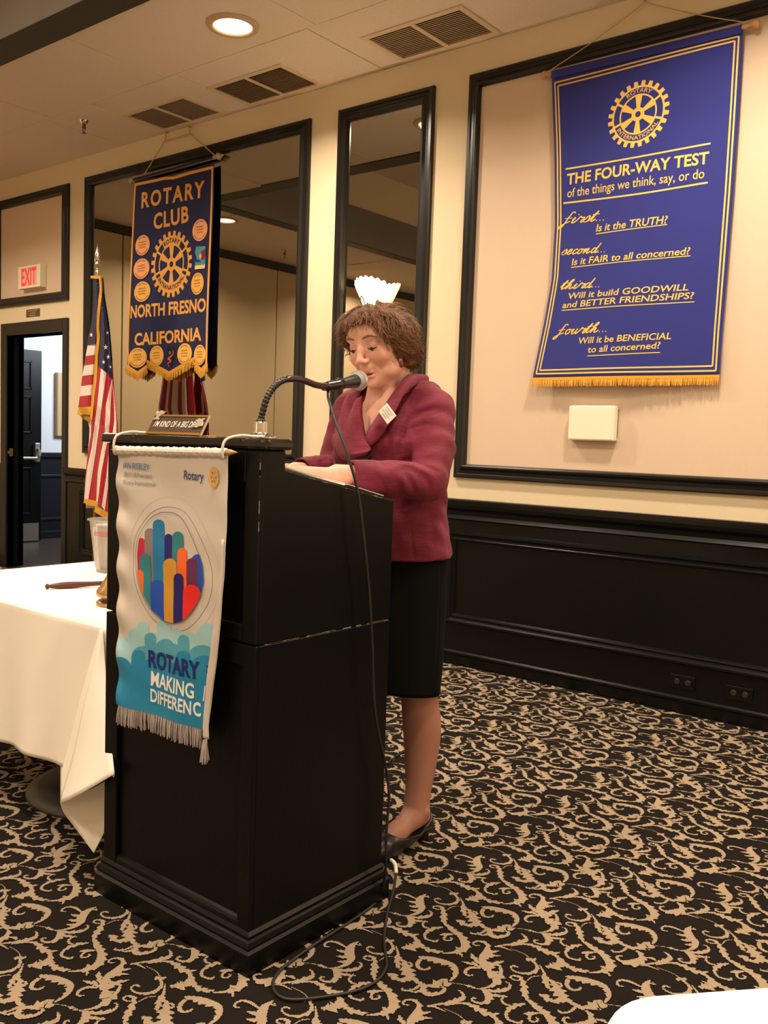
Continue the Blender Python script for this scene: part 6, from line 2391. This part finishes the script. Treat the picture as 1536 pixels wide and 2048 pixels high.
MB().grid(skirt, 96, 40).build('skirt', SKM, wom, smooth=True, solid=0.003)
SHM = mat('black_leather', (24, 23, 25), 0.32, spec=0.6)
for sx, yo in ((-1.600, 0.0), (-1.805, -0.035)):
    S = Field(axis_pts((sx - 0.07, sx + 0.06, 0.0028)), axis_pts((1.93 + yo, 2.29 + yo, 0.0028)), axis_pts((-0.006, 0.14, 0.0028)))
    S.chain([(sx, 2.222 + yo, 0.060), (sx - 0.001, 2.165 + yo, 0.052), (sx - 0.005, 2.10 + yo, 0.040), (sx - 0.009, 2.035 + yo, 0.030), (sx - 0.011, 1.985 + yo, 0.025)], [0.030, 0.035, 0.037, 0.038, 0.026], 0.02)
    S.cap((sx, 2.226 + yo, 0.055), (sx, 2.222 + yo, 0.092), 0.0265, 0.0275, 0.015)
    # opening of the pump
    tl = lambda X, Y, Z, yo=yo: (np.interp(Y.ravel(), [1.9 + yo, 2.055 + yo, 2.075 + yo, 2.10 + yo, 2.16 + yo, 2.21 + yo, 2.26 + yo], [0.12, 0.085, 0.060, 0.052, 0.046, 0.060, 0.094])[None, :, None] - Z) + 0 * X
    S.op(tl, (sx - 0.1, 1.9 + yo, -0.1), (sx + 0.1, 2.32 + yo, 0.2), 0.003, 's')
    # arch and heel
    ar = lambda X, Y, Z, yo=yo: (Z - np.interp(Y.ravel(), [1.9 + yo, 2.03 + yo, 2.12 + yo, 2.19 + yo, 2.30 + yo], [0.002, 0.002, 0.018, 0.034, 0.036])[None, :, None]) + 0 * X
    S.op(ar, (sx - 0.1, 1.9 + yo, -0.1), (sx + 0.1, 2.32 + yo, 0.06), 0.004, 's')
    S.cap((sx, 2.226 + yo, 0.004), (sx, 2.224 + yo, 0.05), 0.017, 0.024, 0.006)
    fl0 = lambda X, Y, Z: Z - 0.0015 + 0 * X + 0 * Y
    S.op(fl0, (sx - 0.1, 1.9 + yo, -0.1), (sx + 0.1, 2.32 + yo, 0.02), 0.001, 's')
    V, Q = S.mesh()
    mesh_obj('shoe', smooth_verts(V, Q, 1, 0.4), Q, SHM, wom)

# ------------------------------------------------------------------ jacket
JK = mat('raspberry_slub', (142, 28, 60), 0.75, noise=0.75, nscale=26, rgb2=(86, 12, 38), stretch=(1.2, 1.2, 16), bump=0.35, bscale=120, sheen=0.05)
J = Field(axis_pts((-2.04, -1.34, 0.0045)), axis_pts((1.74, 2.36, 0.0045)), axis_pts((0.84, 1.44, 0.0045)))
JS = [(0.800, -1.684, 2.140, 0.192, 0.148), (0.88, -1.684, 2.138, 0.188, 0.142), (0.95, -1.684, 2.134, 0.181, 0.134), (1.03, -1.684, 2.128, 0.172, 0.126), (1.08, -1.684, 2.122, 0.174, 0.128), (1.15, -1.684, 2.118, 0.190, 0.142), (1.21, -1.684, 2.110, 0.192, 0.142), (1.27, -1.684, 2.116, 0.186, 0.118), (1.315, -1.684, 2.122, 0.160, 0.088), (1.345, -1.684, 2.125, 0.105, 0.072)]
J.loft(JS, 0.02)
J.ell((-1.622, 2.022, 1.185), (0.060, 0.044, 0.062), None, 0.03)
J.ell((-1.748, 2.022, 1.185), (0.060, 0.044, 0.062), None, 0.03)
for s, sh in ((1, LSH), (-1, RSH)):
    J.chain([(-1.684 + s * 0.070, 2.128, 1.345), (-1.684 + s * 0.115, 2.126, 1.336), sh + np.array((0, 0, 0.004))], [0.034, 0.040, 0.053], 0.03)
J.chain([LSH, LSH * 0.45 + LEL * 0.55 + np.array((0.006, 0.012, 0)), LEL], [0.056, 0.055, 0.051], 0.012)
J.chain([LEL, LEL * 0.5 + LCU * 0.5 + np.array((0.0, 0.0, -0.004)), LCU], [0.052, 0.047, 0.038], 0.014)
J.chain([RSH, RSH * 0.45 + REL * 0.55 + np.array((-0.010, 0.010, 0)), REL], [0.058, 0.056, 0.052], 0.012)
J.chain([REL, REL * 0.5 + RCU * 0.5, RCU], [0.053, 0.046, 0.036], 0.014)
rip = lambda X, Y, Z: 0.0016 * np.sin(70 * X + 40 * Z + 2 * np.sin(23 * Y)) + 0.0013 * np.sin(95 * Z - 50 * X + 60 * Y)
J.op(rip, (-2.1, 1.7, 0.8), (-1.3, 2.4, 1.5), mode='add', pad=0)
# sleeve ends cut square
for cu, el, in_ in ((LCU, LEL, 0.0), (RCU, REL, 0.0)):
    ax_ = (cu - el) / np.linalg.norm(cu - el)
    J.op(lambda X, Y, Z, cu=cu, ax_=ax_: -((X - cu[0]) * ax_[0] + (Y - cu[1]) * ax_[1] + (Z - cu[2]) * ax_[2]), cu - 0.05, cu + 0.05, 0.002, 's', pad=0.02)
    J.cap(cu - ax_ * 0.022, cu + ax_ * 0.05, 0.031, 0.031, 0.003, 's')
# hem
J.op(lambda X, Y, Z: Z - (0.872 + 0.05 * (Y - 2.02)) + 0 * X, (-2.0, 1.9, 0.7), (-1.3, 2.4, 0.93), 0.004, 's')
J.loft([(0.80, -1.684, 2.140, 0.178, 0.134), (0.89, -1.684, 2.138, 0.173, 0.128), (0.90, -1.684, 2.138, 0.14, 0.09)], 0.004, 's')


# neckline
def vneck(X, Y, Z):
    w_ = np.interp(Z.ravel(), [1.185, 1.20, 1.26, 1.32, 1.36, 1.5], [-0.01, 0.002, 0.030, 0.056, 0.066, 0.07])[None, None, :]
    d = np.maximum(np.abs(X + 1.686) - w_, Y - 2.125)
    return np.maximum(d, 1.18 - Z)


J.op(vneck, (-1.80, 1.8, 1.15), (-1.57, 2.14, 1.45), 0.004, 's')
J.cap((-1.684, 2.125, 1.29), (-1.684, 2.10, 1.45), 0.068, 0.072, 0.006, 's')
V, Q = J.mesh()
V = smooth_verts(V, Q, 2, 0.4)


def surf_at(px, py, bvh):
    h = bvh.ray_cast(Vector(CAM), Vector(ray(px, py)))
    return None if h[0] is None else np.array(h[0])


JB = BVHTree.FromPolygons([tuple(p) for p in V], [tuple(q) for q in Q])
nrm = np.zeros_like(V)
fn_ = np.cross(V[Q[:, 2]] - V[Q[:, 0]], V[Q[:, 3]] - V[Q[:, 1]])
for i in range(4):
    np.add.at(nrm, Q[:, i], fn_)
nrm /= np.linalg.norm(nrm, axis=1)[:, None] + 1e-9
# folds of the cloth: measured lines laid on the jacket, pressed in or raised
disp = np.zeros(len(V))
for pts, wd, dp in (([(826, 822), (812, 850), (802, 885), (800, 905)], 0.010, -0.010), ([(812, 845), (838, 828), (868, 818), (884, 822)], 0.007, -0.005), ([(810, 832), (840, 815), (866, 806)], 0.008, 0.004),
                    ([(812, 862), (845, 850), (872, 850)], 0.006, -0.004), ([(808, 850), (842, 839), (870, 834)], 0.007, 0.003), ([(786, 938), (812, 930), (845, 942), (868, 956)], 0.008, 0.006),
                    ([(790, 925), (820, 920), (850, 930), (875, 942)], 0.007, -0.006), ([(812, 945), (822, 962), (830, 985)], 0.009, -0.006), ([(795, 948), (806, 965), (812, 985)], 0.008, 0.004),
                    ([(846, 950), (858, 968), (858, 985)], 0.008, -0.005), ([(752, 948), (764, 965), (770, 978)], 0.007, -0.003), ([(835, 1000), (812, 1010), (795, 1030)], 0.010, -0.005), ([(870, 985), (845, 1005), (815, 1022)], 0.010, 0.004),
                    ([(880, 1000), (862, 1018), (840, 1030)], 0.008, -0.004), ([(770, 850), (776, 880), (770, 915)], 0.012, -0.005), ([(752, 900), (760, 915), (764, 932)], 0.008, -0.004),
                    ([(660, 850), (676, 880), (688, 910)], 0.008, -0.004), ([(640, 925), (655, 915), (665, 900)], 0.007, -0.004), ([(880, 1050), (886, 1080), (892, 1105)], 0.012, 0.004), ([(862, 1040), (868, 1075), (872, 1110)], 0.012, -0.004),
                    ([(822, 1062), (825, 1095), (829, 1132)], 0.0045, -0.003)):
    pp = [surf_at(*p, JB) for p in spline(pts, 14)]
    pp = [p for p in pp if p is not None]
    if len(pp) < 4:
        continue
    pp = np.array(pp)
    m_ = np.where((np.abs(V - pp.mean(0)) < 0.2).all(1))[0]
    d2 = ((V[m_][:, None, :] - pp[None]) ** 2).sum(2)
    k_ = d2.argmin(1)
    fade = np.sin(np.pi * (0.12 + 0.76 * k_ / (len(pp) - 1)))
    disp[m_] += dp * fade * np.exp(-d2.min(1) / wd ** 2)
V = V + nrm * disp[:, None]
jacket = mesh_obj('jacket', V, Q, JK, wom)
JB = BVHTree.FromPolygons([tuple(p) for p in V], [tuple(q) for q in Q])


def onto(x, z, off, y0=1.6):
    """Point on the front of the jacket below (x, z), lifted by off."""
    h = JB.ray_cast(Vector((x, y0, z)), Vector((0, 1, 0)))
    if h[0] is None:
        return None
    p, n_ = h[0], h[1]
    if n_.y > 0:
        n_ = -n_
    return np.array(p) + np.array(n_) * off


# collar and her left lapel
INN = [(-1.682, 1.972, 1.196), (-1.658, 1.985, 1.250), (-1.632, 2.012, 1.310), (-1.618, 2.050, 1.365), (-1.620, 2.098, 1.398), (-1.625, 2.160, 1.402), (-1.684, 2.190, 1.402), (-1.745, 2.160, 1.398), (-1.762, 2.105, 1.384), (-1.755, 2.050, 1.350), (-1.740, 2.010, 1.300), (-1.716, 1.985, 1.245), (-1.696, 1.972, 1.200)]
OUT = [(-1.668, 1.958, 1.172), (-1.608, 1.960, 1.215), (-1.580, 1.985, 1.280), (-1.580, 2.030, 1.340), (-1.588, 2.100, 1.372), (-1.610, 2.175, 1.376), (-1.684, 2.225, 1.366), (-1.785, 2.190, 1.364), (-1.806, 2.110, 1.356), (-1.792, 2.030, 1.322), (-1.772, 1.985, 1.275), (-1.745, 1.965, 1.230), (-1.706, 1.956, 1.178)]
IS, OS = spline(INN, 72), spline(OUT, 72)


def collar(u, v):
    i = int(round(u * 71))
    a, b = IS[i], OS[i]
    p = a + (b - a) * v
    p[2] += 0.010 * math.sin(math.pi * v) * (1 if 14 < i < 60 else 0.6)
    c_ = np.array((-1.684, 2.11, p[2]))
    d = p - c_
    d /= np.linalg.norm(d) + 1e-9
    p = p + d * 0.012 * math.sin(math.pi * v)
    if i < 18 or i > 55:
        q = onto(p[0], p[2], 0.006)
        if q is not None and v > 0.15:
            p[1] = min(p[1], q[1])
    return tuple(p)


MB().grid(collar, 71, 10).build('collar', JK, wom, smooth=True, solid=0.004)
# the gathered flap on her right side
rows = [[(724, 792, 1.998), (722, 820, 1.982), (726, 850, 1.968), (733, 878, 1.955), (741, 892, 1.948)],
        [(712, 800, 1.985), (705, 832, 1.958), (706, 862, 1.938), (716, 892, 1.930), (739, 899, 1.935)],
        [(702, 822, 1.990), (692, 850, 1.965), (690, 880, 1.945), (700, 908, 1.932), (737, 905, 1.930)],
        [(690, 838, 2.000), (676, 866, 1.985), (668, 896, 1.972), (686, 920, 1.950), (734, 907, 1.932)]]
RW_ = np.array([[hit(*p[:2], y=p[2]) for p in r] for r in rows])
RR = np.array([spline(r, 24) for r in RW_])
RC = np.array([spline(RR[:, i], 18) for i in range(24)])


def flap(u, v):
    p = RC[int(round(u * 23))][int(round(v * 17))].copy()
    p[1] -= 0.006 * math.sin(v * 9 + 2.0 * u) * u
    return tuple(p)


MB().grid(flap, 23, 17).build('ruffle', JK, wom, smooth=True, solid=0.003)
bp = surf_at(738, 912, JB)
bp = hit(738, 912, y=1.95) if bp is None else bp
MB().lathe([(0.0, 0.005), (0.008, 0.004), (0.0105, 0.0), (0.008, -0.003)], 18, bp, (0.3, -1, 0)).build('button', mat('black_button', (30, 24, 28), 0.3), wom, smooth=True)

# name badge pinned on the left lapel
bc = [hit(*p, y=1.952) for p in ((776, 806), (795, 832), (778, 849), (759, 823))]
ux, uy = (np.array(bc[0]) - bc[3]), (np.array(bc[1]) - bc[0])
badge = thing('name_badge', 'small white name badge on the lapel of the raspberry jacket', 'badge', tuple(np.mean(bc, axis=0)))


def bd(u, v, l):
    p = np.array(bc[3]) + ux * v + uy * u
    n_ = np.cross(uy, ux)
    n_ /= np.linalg.norm(n_)
    if n_[1] > 0:
        n_ = -n_
    q = onto(p[0], p[2], 0.0)
    return tuple(p + n_ * (l + 0.004))


mb = MB()
mb.add([bd(0, 0, 0), bd(1, 0, 0), bd(1, 1, 0), bd(0, 1, 0), bd(0, 0, 0.002), bd(1, 0, 0.002), bd(1, 1, 0.002), bd(0, 1, 0.002)], [(3, 2, 1, 0), (4, 5, 6, 7), (0, 1, 5, 4), (1, 2, 6, 5), (2, 3, 7, 6), (3, 0, 4, 7)])
mb.build('plate', mat('white_badge', (240, 236, 222), 0.4), badge, bevel=0.0006)
lr = Layer()
for k, (s_, a, b) in enumerate((('ROTARY CLUB', 0.18, 0.82), ('OF FRESNO', 0.25, 0.75), ('PAST PRESIDENT', 0.12, 0.88), ('MEMBER', 0.3, 0.7))):
    lr.put(text_fit(s_, (a, 0.74 - 0.2 * k), (b, 0.74 - 0.2 * k), 0.12))
lr.build('lettering', mat('badge_ink', (120, 122, 130), 0.6), badge, bd, 0.0026, maxlen=0.5)
